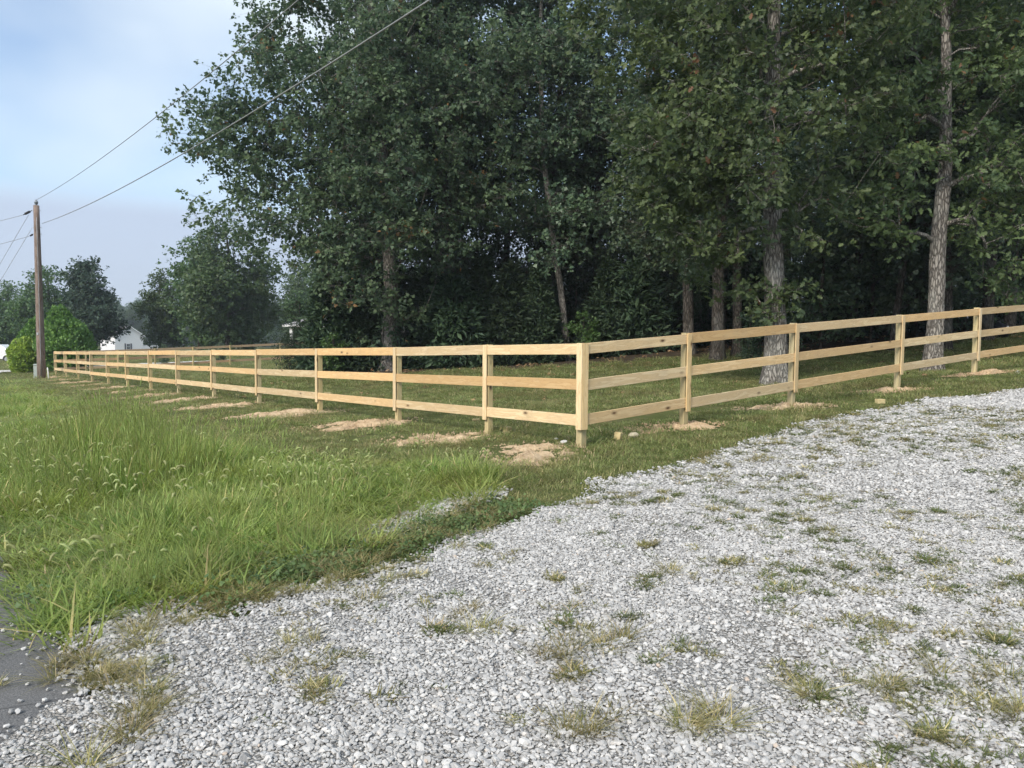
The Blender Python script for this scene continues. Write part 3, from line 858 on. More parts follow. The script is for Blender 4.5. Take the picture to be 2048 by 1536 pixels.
def place_tree(T, name, loc, label, leaf_mat, bark=None, group=None, cat='tree'):
    root = empty(name, tuple(loc))
    tm, cm = T.trunk_mesh(), T.crown_mesh()
    link('trunk', tm, bark or M_BARK, root)
    tag(link('crown', cm, leaf_mat, root), kind='stuff')
    tag(root, label, cat, group)
    return root
def rel(points, base):     # photo pixel + depth -> point relative to a base
    return [tuple(at(x, y, d) - base) for x, y, d in points]
def lobes_px(ls, base, d0, seed=0):
    g = np.random.default_rng(seed); out = []
    for l in ls:
        x, y, r = l[:3]; dd = l[3] if len(l) > 3 else g.uniform(-2.2, 1.2)
        p = at(x, y, d0 + dd) - base
        out.append((p[0], p[1], p[2], r))
    return out
def base_at(px, py, d):
    p = at(px, py, d); p[2] = tz(p[0], p[1]) - 0.05; return p

# the big oak left of centre
bA = base_at(778, 742, 30)
lobA = lobes_px([(425, 255, 1.75), (520, 330, 1.7), (392, 412, .75), (460, 405, .9), (560, 170, 2.0), (478, 165, .95), (590, 70, 2.2), (520, 50, 1.0), (680, -60, 2.8), (700, 190, 2.8), (620, 290, 2.3), (800, 90, 3.0),
                 (880, 250, 2.8), (900, -100, 3.0), (545, 455, 1.9), (640, 480, 2.0), (800, 400, 2.2), (880, 500, 1.5), (700, 560, 1.4), (780, 610, .85), (745, 655, .6), (960, 130, 2.4), (960, 370, 1.9), (800, -220, 3.2), (850, 560, .9),
                 (500, 250, 1.5), (570, 380, 1.7), (625, 515, 1.1), (680, 500, 1.5), (740, 560, 1.2), (830, 480, 1.3, -1.5), (770, 450, 1.3, -2), (700, 350, 1.5, -2.5), (790, 300, 1.4, -2.5), (750, 50, 1.4, -3), (745, 170, 1.3, -3), (760, 600, .6, -.6), (800, 645, .5, -.5), (752, 685, .42, -.4), (790, 560, .8, -.9), (830, 610, .5, -.5), (450, 235, 1.1), (480, 300, 1.1), (560, 240, 1.4), (600, 360, 1.4), (540, 120, 1.1), (640, 140, 1.5), (500, 380, .8), (430, 300, .8)], bA, 30, 1)
for l in list(lobA)[8:14]: lobA.append((l[0] + 1.5, l[1] + 4.5, l[2], l[3]))
TA = Tree(11, rel([(778, 745, 30), (783, 640, 30), (776, 500, 30), (770, 340, 30), (740, 180, 30), (745, -60, 30.2), (760, -200, 30.5)], bA), 0.25, lobA, 1650, 72, 0.125, 'maple', 0.32, .4, 14, 0.012)
place_tree(TA, 'oak_tree', bA, 'big spreading dark oak left of centre, its crown reaching out under the power lines', M_LEAF_OAK)

bB = base_at(1550, 768, 17)
lobB = lobes_px([(1330, 320, 1.25, -1), (1430, 400, 1.15, -1.2), (1285, 240, .8, -.8), (1450, 270, 1.15, -1), (1390, 150, 1.3, -.5), (1465, 470, .7, -.6), (1548, 575, .42, -.1), (1500, 590, .22, -.3), (1590, 590, .25, -.2), (1530, 625, .2, -.4), (1640, 400, .8, .4), (1250, 60, 1.5, 0), (1445, 60, 1.3, -.8),
                 (1660, 120, 1.3, .5), (1700, -60, 2.0, 0), (1440, -90, 2.2, 0), (1590, -260, 2.6, 0), (1300, -160, 2, 1), (1420, 500, .8, -.2), (1390, 560, .55, .6), (1280, 380, .7, 0), (1720, 250, 1.0, .3), (1440, 330, 1.0, -1.4), (1460, 380, .6, -1), (1655, 330, .6, -.6), (1350, 430, .8, -.6), (1650, 220, .6, -.8), (1450, 520, .5, -.4), (1610, 470, .5, -.3), (1548, 230, .65, -1.1), (1538, 370, .5, -1.0), (1562, 110, .8, -1), (1520, 300, .5, -1.1)], bB, 17, 2)
TB = Tree(12, rel([(1550, 775, 17), (1548, 640, 17), (1546, 480, 17), (1547, 300, 17), (1545, 150, 17), (1548, -20, 17), (1560, -200, 17.2), (1560, -330, 17.2)], bB), 0.235, lobB, 560, 64, 0.125, 'oak', 0.22, .4, 16, 0.011)
place_tree(TB, 'oak_tree', bB, 'front oak with rugged grey trunk and a leafy sprout clump low on it', M_LEAF_OAKF)

bC = base_at(1866, 748, 19.5)
lobC = lobes_px([(1800, 160, 1.4, -.8), (1740, 70, 1.3, -.8), (1995, 250, 1.3, -.3), (2010, 350, 1.3, 0), (1750, 400, 1.0, -.5), (1775, 320, 1.0, -1), (1930, 40, 1.4, .6), (2060, 120, 1.9, 0), (1960, 470, .9, .3), (2030, 560, .9, .6), (1880, -120, 2.3, 0), (2120, -60, 2.2, 0),
                 (1700, -40, 1.6, .5), (1800, 250, .7, -.6), (1970, 390, .8, -.6), (1720, 200, 1.0, 0), (1885, 140, .6, -1), (1892, 330, .38, -.8), (1800, 480, .4, -.3), (2080, 420, 1.2, .3), (2000, 150, 1.2, -.4)], bC, 19.5, 3)
TC = Tree(13, rel([(1864, 752, 19.5), (1870, 600, 19.5), (1873, 470, 19.5), (1884, 320, 19.5), (1888, 180, 19.5), (1886, 0, 19.5), (1884, -180, 19.6)], bC), 0.20, lobC, 480, 64, 0.125, 'oak', 0.23, .4, 14, 0.011)
place_tree(TC, 'oak_tree', bC, 'slimmer pale-barked oak behind the right fence run, right of the front oak', M_LEAF_OAKF)

# forest tree prototypes, built once and copied
def gen_lobes(seed, H, h0, R, n, flat_=1.0):
    g = np.random.default_rng(seed); out = []
    for i in range(n):
        z = h0 + (H - h0) * (i + g.random()) / n
        f = math.sin(math.pi * (0.18 + 0.78 * (z - h0) / (H - h0))) ** .8
        a = g.uniform(0, 6.283); rr = R * f * g.uniform(.15, .75)
        out.append((math.cos(a) * rr, math.sin(a) * rr, z, R * f * g.uniform(.38, .6)))
    return out
def proto(seed, H, h0, R, nl, ncl, leaf_n, leaf, shape, mat, spread=.5, r0=.19, lean=0.0, bark=None):
    g = np.random.default_rng(seed + 500)
    tr = [(0, 0, -.1)] + [(lean * z * .05 + g.normal(0, .012) * z, g.normal(0, .012) * z, z) for z in np.linspace(1.5, H * .93, 7)]
    T = Tree(seed, tr, r0, gen_lobes(seed, H, h0, R, nl), ncl, leaf_n, leaf, shape, spread, .3, 10, .010)
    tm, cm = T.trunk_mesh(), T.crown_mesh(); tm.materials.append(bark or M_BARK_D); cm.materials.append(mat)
    return tm, cm
PF = [proto(21, 17, 2.6, 3.2, 17, 270, 80, .135, 'maple', M_LEAF_FOR, .5, .17),
      proto(22, 18.5, 3.6, 3.4, 17, 270, 80, .135, 'maple', M_LEAF_FOR, .5, .20, 1),
      proto(23, 15, 1.8, 2.7, 16, 250, 80, .13, 'maple', M_LEAF_FOR, .45, .12, -1),
      proto(24, 18, 4.5, 3.6, 16, 260, 80, .135, 'maple', M_LEAF_FOR, .5, .22),
      proto(25, 12, 1.2, 2.4, 15, 220, 80, .12, 'maple', M_LEAF_FOR, .42, .09, 1.5)]
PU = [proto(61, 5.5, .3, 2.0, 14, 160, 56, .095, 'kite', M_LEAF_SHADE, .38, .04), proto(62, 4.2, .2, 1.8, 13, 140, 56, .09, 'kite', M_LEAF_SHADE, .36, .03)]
PM = [proto(31, 11, 0.8, 4.3, 18, 330, 60, .24, 'maple', M_LEAF_MAPLE, .55, .2),
      proto(32, 12, 0.9, 3.8, 18, 300, 60, .24, 'maple', M_LEAF_MAPLE, .55, .2)]
PS = [proto(41, 2.6, .3, .75, 8, 60, 34, .11, 'maple', M_LEAF_BRIGHT, .17, .02),
      proto(42, 3.4, .4, 1.1, 9, 80, 36, .12, 'maple', M_LEAF_FOR, .2, .025)]
def evergreen(seed, H, R, n, mat, spray=.30, droop=-.25, base=.1, power=.85):
    """conical evergreen: whorls of drooping sprays round a straight stem"""
    g = np.random.default_rng(seed)
    m = int(n / 26); z = base + (H - base) * g.random(m) ** 1.25; f = (1 - (z - base) / (H - base)) ** power
    f = f * (0.75 + .35 * g.random(m)); a = g.uniform(0, 6.283, m)
    L = np.maximum(.12, R * f)
    B0 = np.stack([0 * z, 0 * z, z], 1); B1 = np.stack([np.cos(a) * L, np.sin(a) * L, z + L * (droop + .5 * g.random(m) * .6)], 1)
    mb = MB(); mb.tube([(0, 0, -.1), (0.02, 0, H * .5), (0, 0.02, H * .97)], [.035 * H ** .7, .02 * H ** .7, .008], 8)
    for i in range(0, m, 3): mb.tube([B0[i], (B0[i] + B1[i]) / 2 + [0, 0, .04], B1[i]], [.014, .009, .004], 3, False)
    tm = mb.mesh('trunk', True); tm.materials.append(M_BARK_D)
    ci = np.repeat(np.arange(m), 26); t_ = (0.25 + .8 * g.random(len(ci)) ** .7)[:, None]
    q = B0[ci] * (1 - t_) + B1[ci] * t_ + g.normal(size=(len(ci), 3)) * np.array([.09, .09, .07]) * (H / 4) ** .5 
    out = unit(B1[ci] - B0[ci])
    ax = unit(out * .8 + g.normal(size=q.shape) * .5 + np.array([0, 0, .25]))
    nr = unit(np.array([0, 0, .6]) + g.normal(size=q.shape) * .6)
    V, k = leaf_arrays(q, spray * np.clip(g.normal(1, .3, len(q)), .4, 1.8), nr, ax, 'spray')
    cm = mesh_np('crown', V, np.arange(len(q)) * k, np.arange(len(V)), {'v': np.clip(.6 * g.random(len(q)) + .4 * g.random(m)[ci], 0, 1)})
    cm.materials.append(mat)
    return tm, cm
PC = [evergreen(51, 4.2, 1.5, 13000, M_LEAF_CEDAR, .26, -.1), evergreen(52, 5.2, 1.6, 14000, M_LEAF_CEDAR, .27, -.1), evergreen(53, 3.0, 1.5, 10000, M_LEAF_CEDAR, .24, 0.0, .05, .6)]
PD = [proto(33, 9.4, .3, 3.0, 20, 300, 64, .20, 'maple', M_LEAF_DARK, .42, .16)]
def put(name, pm, loc, label, cat='tree', group=None, sc=1.0, rz=None, sz=None):
    root = empty(name, tuple(loc), random.uniform(0, 6.28) if rz is None else rz)
    s_ = sc; root.scale = (s_, s_, s_ * (sz or 1.0))
    link('trunk', pm[0], None, root); tag(link('crown', pm[1], None, root), kind='stuff')
    return tag(root, label, cat, group)

# trees standing at the edge of the wood, picked out one by one
EDGE = [(1378, 704, 27, 1, .95, 'straight slim trunk directly left of the front oak, bare below its crown'),
        (1434, 716, 25, 3, .95, 'dark trunk second to the left of the front oak'),
        (1474, 716, 25.5, 0, .9, 'dark trunk nearest the left side of the front oak'),
        (1190, 712, 34.5, 3, 1.0, 'tall dim trunk right of the bright sapling at the wood edge'),
        (1010, 722, 36, 0, 1.05, 'tall tree with forked dark stems in the centre gap of the wood'),
        (905, 724, 37, 1, 1.0, 'tall tree just right of the big oak at the back'),
        (1786, 706, 26, 4, 1.05, 'thin young trunk between the front oak and the pale-barked oak'),
        (1893, 700, 25, 2, 1.1, 'dark trunk half hidden right behind the pale-barked oak'),
        (1974, 664, 27, 3, .9, 'pale trunk base with weeds round it behind the right end of the fence'),
        (2016, 660, 28, 1, .95, 'reddish trunk at the right edge behind the top rail'),
        (1700, 700, 30, 2, 1.1, 'leafy tree in the dark gap right of the front oak'),
        (1310, 706, 33, 2, 1.1, 'leafy tree in the dark gap left of the front oak trunks')]
for px_, py_, d, pi_, sc, lab in EDGE:
    b = base_at(px_, py_, d)
    put('forest_tree', PF[pi_], b, lab, 'tree', 'trees of the wood', sc)
# the slanting mottled trunk in the middle
bS = base_at(1134, 716, 31)
trS = rel([(1140, 735, 31), (1128, 640, 31), (1118, 560, 31), (1100, 440, 31.2), (1085, 300, 31.5), (1080, 100, 31.5), (1085, -60, 31.5)], bS)
TS = Tree(14, trS, .115, [(x * .9 + dx, y + dy, z + dz, r) for (x, y, z) in trS[3:] for dx, dy, dz, r in ((1.2, .6, .5, 1.5), (-1.3, .4, 0, 1.4), (0, 1.5, .8, 1.5), (.2, -1.1, .2, 1.1))] + [(trS[2][0] - .1, trS[2][1] - .7, trS[2][2] + 1.0, .8)], 290, 72, .135, 'maple', .48, .3, 10)
place_tree(TS, 'forest_tree', bS, 'leaning trunk with pale mottled bark at the centre of the wood edge', M_LEAF_FOR, M_BARK, 'trees of the wood')
# the deeper rows, not told apart in the photograph
occupied = [base_at(e[0], e[1], e[2])[:2] for e in EDGE] + [bA[:2], bB[:2], bC[:2]]
cand = []
gF = np.random.default_rng(5)
for row, (d, step) in enumerate(((35, 4.3), (40, 4.2), (46.5, 5.4))):
    x = -7.0 - row * 0.6
    while x < 0.70 * d + 9:
        cand.append((x + gF.uniform(-1, 1), d + gF.uniform(-1.6, 1.6))); x += step * gF.uniform(.8, 1.25)
for (x, y) in cand:
    if min(math.hypot(x - o_[0], y - o_[1]) for o_ in occupied) < 1.6: continue
    if -.075 < x / y < .045 and y > 38: continue      # a thin spot where the sky shows through
    occupied.append(np.array([x, y]))
    pi_ = int(gF.integers(0, 5))
    put('forest_tree', PF[pi_], (x, y, tz(x, y) - .05), 'one of the crowded tall trees deep in the dark wood', 'tree', 'trees deep in the wood', gF.uniform(.85, 1.12))
# a few trees right of the frame and close in, whose crowns hang into the picture
for (x, y, pi_, sc, lab) in ((18.5, 22.5, 3, .9, 'tree whose crown hangs in from beyond the right edge of the picture'),
                             (24, 28, 1, 1.0, 'tree at the far right edge whose trunk stands outside the picture')):
    put('forest_tree', PF[pi_], (x, y, tz(x, y) - .05), lab, 'tree', 'trees of the wood', sc)

# understorey: cedars and brush along the wood edge
CED = [(660, 750, 30.5, 1, .85, 'dark cedar at the left end of the wood beside the far house roof'), (712, 750, 31, 0, .9, 'dark cedar between the left end of the wood and the big oak'),
       (742, 748, 30.6, 2, .8, 'low dark cedar touching the left side of the big oak trunk'), (845, 744, 31.5, 0, .95, 'dark cedar just right of the big oak trunk'),
       (905, 742, 31, 2, 1.2, 'low broad cedar in the dark second right of the big oak'), (965, 740, 31.5, 1, .85, 'tall dark cedar behind the second fence post left of the corner'),
       (1020, 738, 31, 0, .95, 'dark cedar in the middle of the wood edge'), (1075, 736, 30.8, 1, .75, 'dark cedar left of the leaning mottled trunk'),
       (1215, 730, 31, 0, .9, 'dark cedar right of the bright sapling'), (1270, 724, 31, 2, 1.2, 'low dark cedar left of the straight slim trunk')]
for px_, py_, d, pi_, sc, lab in CED:
    put('cedar_tree', PC[pi_], base_at(px_, py_, d), lab, 'cedar', 'cedars at the wood edge', sc)
SAP = [(1165, 726, 29.7, 0, .75, 'bright green sapling right of the leaning mottled trunk'), (668, 748, 29.2, 0, .62, 'light green sapling in front of the dark cedars left of the big oak'),
       (1640, 705, 27, 1, 1.2, 'dark leafy shrub right of the front oak'), (1740, 702, 29, 1, 1.3, 'dark leafy shrub in the gap before the thin young trunk'), (1930, 680, 28, 1, 1.2, 'dark leafy shrub right of the pale-barked oak'),
       (1500, 716, 24, 1, .5, 'small yellowish bush at the foot of the dark trunks left of the front oak'), (1340, 712, 34, 1, 1.4, 'dark leafy shrub left of the straight slim trunk'),
       (2040, 668, 29, 1, 1.3, 'dark leafy shrub at the right picture edge behind the fence'), (1830, 700, 31, 1, 1.3, 'dark leafy shrub left of the pale-barked oak'), (1420, 708, 36, 1, 1.5, 'dark leafy shrub deep between the dark trunks')]
for px_, py_, d, pi_, sc, lab in SAP:
    put('sapling', PS[pi_], base_at(px_, py_, d), lab, 'shrub', 'undergrowth at the wood edge', sc)
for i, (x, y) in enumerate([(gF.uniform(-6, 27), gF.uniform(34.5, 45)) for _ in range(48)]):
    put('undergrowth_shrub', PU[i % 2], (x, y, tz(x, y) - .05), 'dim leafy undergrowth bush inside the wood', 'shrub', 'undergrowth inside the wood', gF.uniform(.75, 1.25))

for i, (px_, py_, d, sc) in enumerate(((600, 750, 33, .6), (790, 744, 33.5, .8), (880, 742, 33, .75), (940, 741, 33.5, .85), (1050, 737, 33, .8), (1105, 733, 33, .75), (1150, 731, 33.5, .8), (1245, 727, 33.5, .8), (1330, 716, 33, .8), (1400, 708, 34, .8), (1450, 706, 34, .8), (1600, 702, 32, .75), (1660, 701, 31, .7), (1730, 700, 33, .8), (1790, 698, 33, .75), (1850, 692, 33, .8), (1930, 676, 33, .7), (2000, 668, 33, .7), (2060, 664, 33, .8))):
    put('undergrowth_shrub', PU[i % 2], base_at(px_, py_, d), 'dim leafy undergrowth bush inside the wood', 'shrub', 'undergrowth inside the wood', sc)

# the broad trees beyond the paddock on the left
put('broadleaf_tree', PM[0], base_at(455, 707, 70), 'large broad green tree beyond the back fence, left of the big oak', 'tree', 'trees beyond the back fence', 1.06, 0.4)
put('broadleaf_tree', PM[1], base_at(400, 705, 76), 'tall green tree behind the left half of the broad green tree', 'tree', 'trees beyond the back fence', .95, 2.0)
put('broadleaf_tree', PM[1], base_at(322, 704, 80), 'feathery paler tree right of the white house', 'tree', 'trees beyond the back fence', .70, 1.0)
put('broadleaf_tree', PM[0], base_at(505, 706, 78), 'bushy tree left of the grey hip roof', 'tree', 'trees beyond the back fence', .72, 3.0)
put('dark_tree', PD[0], base_at(182, 722, 74), 'dense dark tree rising right of the rounded green shrubs', 'tree', 'trees beyond the pole', 1.0, 0.5)
put('broadleaf_tree', PM[0], base_at(98, 722, 84), 'dark tree behind the utility pole above the rounded shrubs', 'tree', 'trees beyond the pole', .88, 0.2)
put('broadleaf_tree', PM[1], base_at(20, 722, 92), 'tree at the left picture edge behind the white vehicle', 'tree', 'trees beyond the pole', .74, 4.0)
put('broadleaf_tree', PM[1], base_at(268, 700, 245), 'small sunlit green tree above the white house', 'tree', 'trees beyond the white house', 1.15, 4.4)
put('broadleaf_tree', PM[0], base_at(222, 700, 255), 'hazy tree left above the white house', 'tree', 'trees beyond the white house', 1.4, 1.4)
put('broadleaf_tree', PM[1], base_at(600, 700, 110), 'tree above the grey hip roof', 'tree', 'trees beyond the back fence', .95, 5.0)
put('broadleaf_tree', PM[0], base_at(640, 700, 100), 'tree behind the left cedar seen through the big oak crown', 'tree', 'trees beyond the back fence', .9, 5.5)
for px_, py_, d, sc, lab in ((327, 727, 51.5, .40, 'small round young shrub beside the pale far drive, left one'), (441, 721, 54, .42, 'small round young shrub beside the pale far drive, right one')):
    put('young_shrub', PS[1], base_at(px_, py_, d), lab, 'shrub', 'young shrubs by the far drive', sc)

# rounded arborvitae by the pole
def arborvitae(name, base, lobes, mat, label, n, sp=.2):
    g = np.random.default_rng(len(label)); V_ = []
    q, o_ = [], []
    tot = sum(l[3] * l[5] for l in lobes)
    for (x, y, z, rx, ry, rz_) in lobes:
        c = int(n * rx * rz_ / tot); d = unit(g.normal(size=(c, 3))); d[:, 2] = np.abs(d[:, 2]) * np.sign(g.random(c) - .18)
        rr = 1 - .30 * g.random(c) ** 1.3 + .05 * np.sin(d[:, 0] * 9 + d[:, 2] * 7)
        q.append(np.stack([x + d[:, 0] * rx * rr, y + d[:, 1] * ry * rr, z + d[:, 2] * rz_ * rr], 1)); o_.append(d)
    q = np.concatenate(q); o_ = np.concatenate(o_)
    q = q[q[:, 2] > .05] if True else q
    o_ = o_[:len(q)]
    o2 = unit(q - np.array([0, 0, q[:, 2].mean() * .7]))
    ax = unit(np.array([0, 0, 1.0]) * .9 + o2 * .6 + g.normal(size=q.shape) * .45)
    nr = unit(o2 * .35 + g.normal(size=q.shape) * .7)
    Vv, k = leaf_arrays(q, sp * np.clip(g.normal(1, .25, len(q)), .5, 1.6), nr, ax, 'maple')
    root = tag(empty(name, tuple(base)), label, 'shrub', 'rounded arborvitae by the pole')
    mb = MB()
    for i in range(7):
        a = i * .9; mb.tube([(0, 0, -.1), (.25 * math.cos(a), .25 * math.sin(a), .8), (.7 * math.cos(a), .6 * math.sin(a), 2.0)], [.06, .04, .015], 5)
    mb.build('stem', M_BARK_D, root, True)
    vv = np.clip(.5 * g.random(len(q)) + .5 * vnoise(q[:, 0] * 3, q[:, 2] * 3 + q[:, 1], 1.0, 4, 2), 0, 1)  # darker sprays in random clumps: shade of the recesses put into the colour
    tag(link('crown', mesh_np('crown', Vv, np.arange(len(q)) * k, np.arange(len(Vv)), {'v': vv}), mat, root), kind='stuff')
arborvitae('arborvitae_shrub', base_at(128, 740, 47), [(.1, 0, 1.25, 1.65, 1.5, 1.5), (-.05, 0, 2.1, 1.2, 1.1, 1.35), (-.2, 0, 3.05, .62, .6, .9), (.65, 0, 1.7, .95, 1.1, 1.35)], M_LEAF_ARB, 'largest rounded bright green arborvitae, right behind the utility pole', 26000, .17)
arborvitae('arborvitae_shrub', base_at(72, 740, 48.5), [(0, 0, 1.2, 1.15, 1.1, 1.45), (.2, 0, 2.1, .75, .7, 1.2)], M_LEAF_ARB, 'rounded green arborvitae left of the utility pole', 15000, .17)
arborvitae('arborvitae_shrub', base_at(50, 741, 46.5), [(0, 0, .95, .85, .85, 1.15)], M_LEAF_ARBY, 'small yellow-green arborvitae in front, leftmost of the rounded shrubs', 9000, .15)

# ------------------------------------------------------------------ scattering (geometry nodes: grass, gravel, far woods)
def proto_col(name, objs):
    c = bpy.data.collections.new(name)
    for i, o in enumerate(objs):      # instances are picked in the order of their names
        if isinstance(o, list):
            cc = bpy.data.collections.new('%s_%02d' % (name, i)); c.children.link(cc)
            for q in o: cc.objects.link(q)
        else: o.name = '%s_%02d' % (name, i); c.objects.link(o)
    return c
def scatter(name, P, rot, scl, idx, v, coll, label=None, cat=None):
    me = bpy.data.meshes.new(name); me.vertices.add(len(P)); me.vertices.foreach_set('co', np.ascontiguousarray(P, dtype=np.float32).ravel())
    for nm, ty, key, a in (('rot', 'FLOAT_VECTOR', 'vector', rot), ('scl', 'FLOAT_VECTOR', 'vector', scl)):
        q = me.attributes.new(nm, ty, 'POINT'); q.data.foreach_set(key, np.ascontiguousarray(a, dtype=np.float32).ravel())
    q = me.attributes.new('idx', 'INT', 'POINT'); q.data.foreach_set('value', np.ascontiguousarray(idx, dtype=np.int32))
    q = me.attributes.new('v', 'FLOAT', 'POINT'); q.data.foreach_set('value', np.ascontiguousarray(v, dtype=np.float32))
    me.update()
    o = link(name, me)
    ng = bpy.data.node_groups.new(name, 'GeometryNodeTree')
    ng.interface.new_socket('Geometry', in_out='INPUT', socket_type='NodeSocketGeometry')
    ng.interface.new_socket('Geometry', in_out='OUTPUT', socket_type='NodeSocketGeometry')
    N, L = ng.nodes, ng.links
    gi, go = N.new('NodeGroupInput'), N.new('NodeGroupOutput')
    ci = N.new('GeometryNodeCollectionInfo'); ci.inputs['Collection'].default_value = coll
    ci.inputs['Separate Children'].default_value = True; ci.inputs['Reset Children'].default_value = True
    ip = N.new('GeometryNodeInstanceOnPoints'); ip.inputs['Pick Instance'].default_value = True
    def na(nm, ty):
        a = N.new('GeometryNodeInputNamedAttribute'); a.data_type = ty; a.inputs['Name'].default_value = nm
        return [s_ for s_ in a.outputs if s_.enabled and s_.name == 'Attribute'][0]
    L.new(gi.outputs[0], ip.inputs['Points']); L.new(ci.outputs[0], ip.inputs['Instance'])
    L.new(na('idx', 'INT'), ip.inputs['Instance Index'])
    e2r = N.new('FunctionNodeEulerToRotation'); L.new(na('rot', 'FLOAT_VECTOR'), e2r.inputs[0]); L.new(e2r.outputs[0], ip.inputs['Rotation'])
    L.new(na('scl', 'FLOAT_VECTOR'), ip.inputs['Scale'])
    L.new(ip.outputs[0], go.inputs[0])
    md = o.modifiers.new('scatter', 'NODES'); md.node_group = ng
    tag(o, label, cat, None, 'stuff')
    return o
def raw(name, me, mat):
    if not me.materials: me.materials.append(mat)
    return bpy.data.objects.new(name, me)
def blades(seed, n, rad, h0, h1, w, bend, lean=.35, dry=0.1):
    """a tuft of bent tapering blades"""
    g = np.random.default_rng(seed)
    a = g.uniform(0, 6.283, n); r = rad * np.sqrt(g.random(n)); h = g.uniform(h0, h1, n)
    bx, by = np.cos(a) * r, np.sin(a) * r
    da = a + g.normal(0, .9, n); dx, dy = np.cos(da), np.sin(da)
    px_, py_ = -dy, dx
    V = []; 
    ln = g.uniform(.1, 1, n) * lean; bd = g.uniform(.2, 1, n) * bend
    wv_ = w * g.uniform(.5, 1.6, n)
    prof = [(0, 1.0), (.35, .85), (.7, .6), (1.0, .0)]
    verts = np.zeros((n, 7, 3))
    for k, (s_, ww) in enumerate(prof):
        off = h * (ln * s_ + bd * s_ ** 2.2); z = h * s_ * (1 - .35 * bd * s_)
        cx, cy = bx + dx * off, by + dy * off; hw = wv_ * ww * .5
        if k < 3:
            verts[:, 2 * k] = np.stack([cx + px_ * hw, cy + py_ * hw, z], 1); verts[:, 2 * k + 1] = np.stack([cx - px_ * hw, cy - py_ * hw, z], 1)
        else: verts[:, 6] = np.stack([cx, cy, z], 1)
    b = np.arange(n)[:, None] * 7
    q1 = b + np.array([[0, 1, 3, 2]]); q2 = b + np.array([[2, 3, 5, 4]]); t3 = b + np.array([[4, 5, 6]])
    loops = np.concatenate([q1, q2, t3], 1).ravel()
    st = (np.arange(n)[:, None] * 11 + np.array([[0, 4, 8]])).ravel()
    v = np.clip(g.random(n) * .86 + (g.random(n) < dry) * .5, 0, 1)
    return mesh_np('tuft', verts.reshape(-1, 3), st, loops, {'v': np.repeat(v, 3)}, True)
def in_view(P, mx=220, my=260):
    d = P - EYE; zf = d @ _F; x = 1024 + FPX * (d @ CR) / np.maximum(zf, .1); y = 768 - FPX * (d @ CU) / np.maximum(zf, .1)
    return (zf > .8) & (x > -mx) & (x < 2048 + mx) & (y < 1536 + my)
def grid_pts(x0, x1, y0, y1, step, seed, dmin, dmax):
    g = np.random.default_rng(seed)
    xs = np.arange(x0, x1, step); ys = np.arange(y0, y1, step); X, Y = np.meshgrid(xs, ys)
    x = X.ravel() + g.uniform(-.5, .5, X.size) * step; y = Y.ravel() + g.uniform(-.5, .5, X.size) * step
    d = np.hypot(x, y); k = (d >= dmin) & (d < dmax) & (y > .5) & (np.abs(x) < .80 * y + 1.5)
    return x[k], y[k], g
def rz_only(g, n, tilt=.12):
    return np.stack([g.normal(0, tilt, n), g.normal(0, tilt, n), g.uniform(0, 6.283, n)], 1)

# --- stones of the driveway
t = NT('limestone')
vv = t.attr('v', 'INSTANCER')
sc_ = t.ramp(vv, [(0.0, (0.18, 0.18, 0.18)), (0.35, (0.34, 0.339, 0.336)), (0.8, (0.48, 0.477, 0.47)), (0.93, (0.58, 0.575, 0.56)), (1.0, (0.46, 0.38, 0.31))])
nn = t.noise(t.coord('Object'), 2.5, 4, .6)
sc_ = t.mix(t.math('MULTIPLY', nn, .35), sc_, (0.40, 0.395, 0.385))
M_STONE = t.done(t.principled(sc_, 0.85, 0.2, t.bump(nn, .3, .02)))
import bmesh
def stone(seed):
    g = np.random.default_rng(seed); bm = bmesh.new()
    P = unit(g.normal(size=(22, 3))) * g.uniform(.8, 1.0, (22, 1)) * np.array([.5, .40, .31])
    vs_ = [bm.verts.new(p) for p in P]
    r_ = bmesh.ops.convex_hull(bm, input=vs_)
    bmesh.ops.delete(bm, geom=[v for v in bm.verts if not v.link_faces], context='VERTS')
    me = bpy.data.meshes.new('stone'); bm.to_mesh(me); bm.free(); me.update(); return raw('stone', me, M_STONE)
STONES = proto_col('stone_shapes', [stone(200 + i) for i in range(8)])
sp_, ss_, si_, sv_, sr_ = [], [], [], [], []
for step, size, d0, d1, lift in ((.0180, .0208, 0, 7.5, .038), (.032, .0215, 0, 6.5, .041), (.0255, .029, 7.5, 12.5, .040), (.037, .042, 12.5, 27, .041)):
    x, y, g = grid_pts(-6, 24, 1.6, 26, step, int(step * 1000) + int(d0), d0, d1)
    z = terrain(x, y)
    P = np.stack([x, y, z], 1); k = in_view(P, 120, 200); x, y, P = x[k], y[k], P[k]
    s_ = drive_in(x, y); ro = road_off(x, y)
    keep = g.random(len(x)) < sstep(-.12, .16, s_)
    weedy = vnoise(x, y, .9, 21, 4)
    keep &= ~((weedy > .66) & (g.random(len(x)) < .45))
    # stones thin out on the asphalt
    keep &= ~((ro > 0) & (g.random(len(x)) > sstep(-.25, .55, s_)))
    P = P[keep]; n = len(P)
    sz = size * np.clip(g.lognormal(0, .36, n), .45, 2.2)
    P[:, 2] += lift + g.uniform(-.004, .005, n)
    sp_.append(P); sr_.append(np.stack([g.normal(0, .35, n), g.normal(0, .35, n), g.uniform(0, 6.283, n)], 1))
    ss_.append(np.repeat(sz[:, None], 3, 1) * g.uniform(.8, 1.25, (n, 3)) * np.array([1, 1, .75])); si_.append(g.integers(0, 8, n)); sv_.append(np.clip(g.beta(1.9, 1.5, n), 0, .95) + (g.random(n) > .985) * .2)
g = np.random.default_rng(19); n = 420
q_ = g.random(n) * 3.2 - .3; o_ = g.exponential(.16, n) - .05
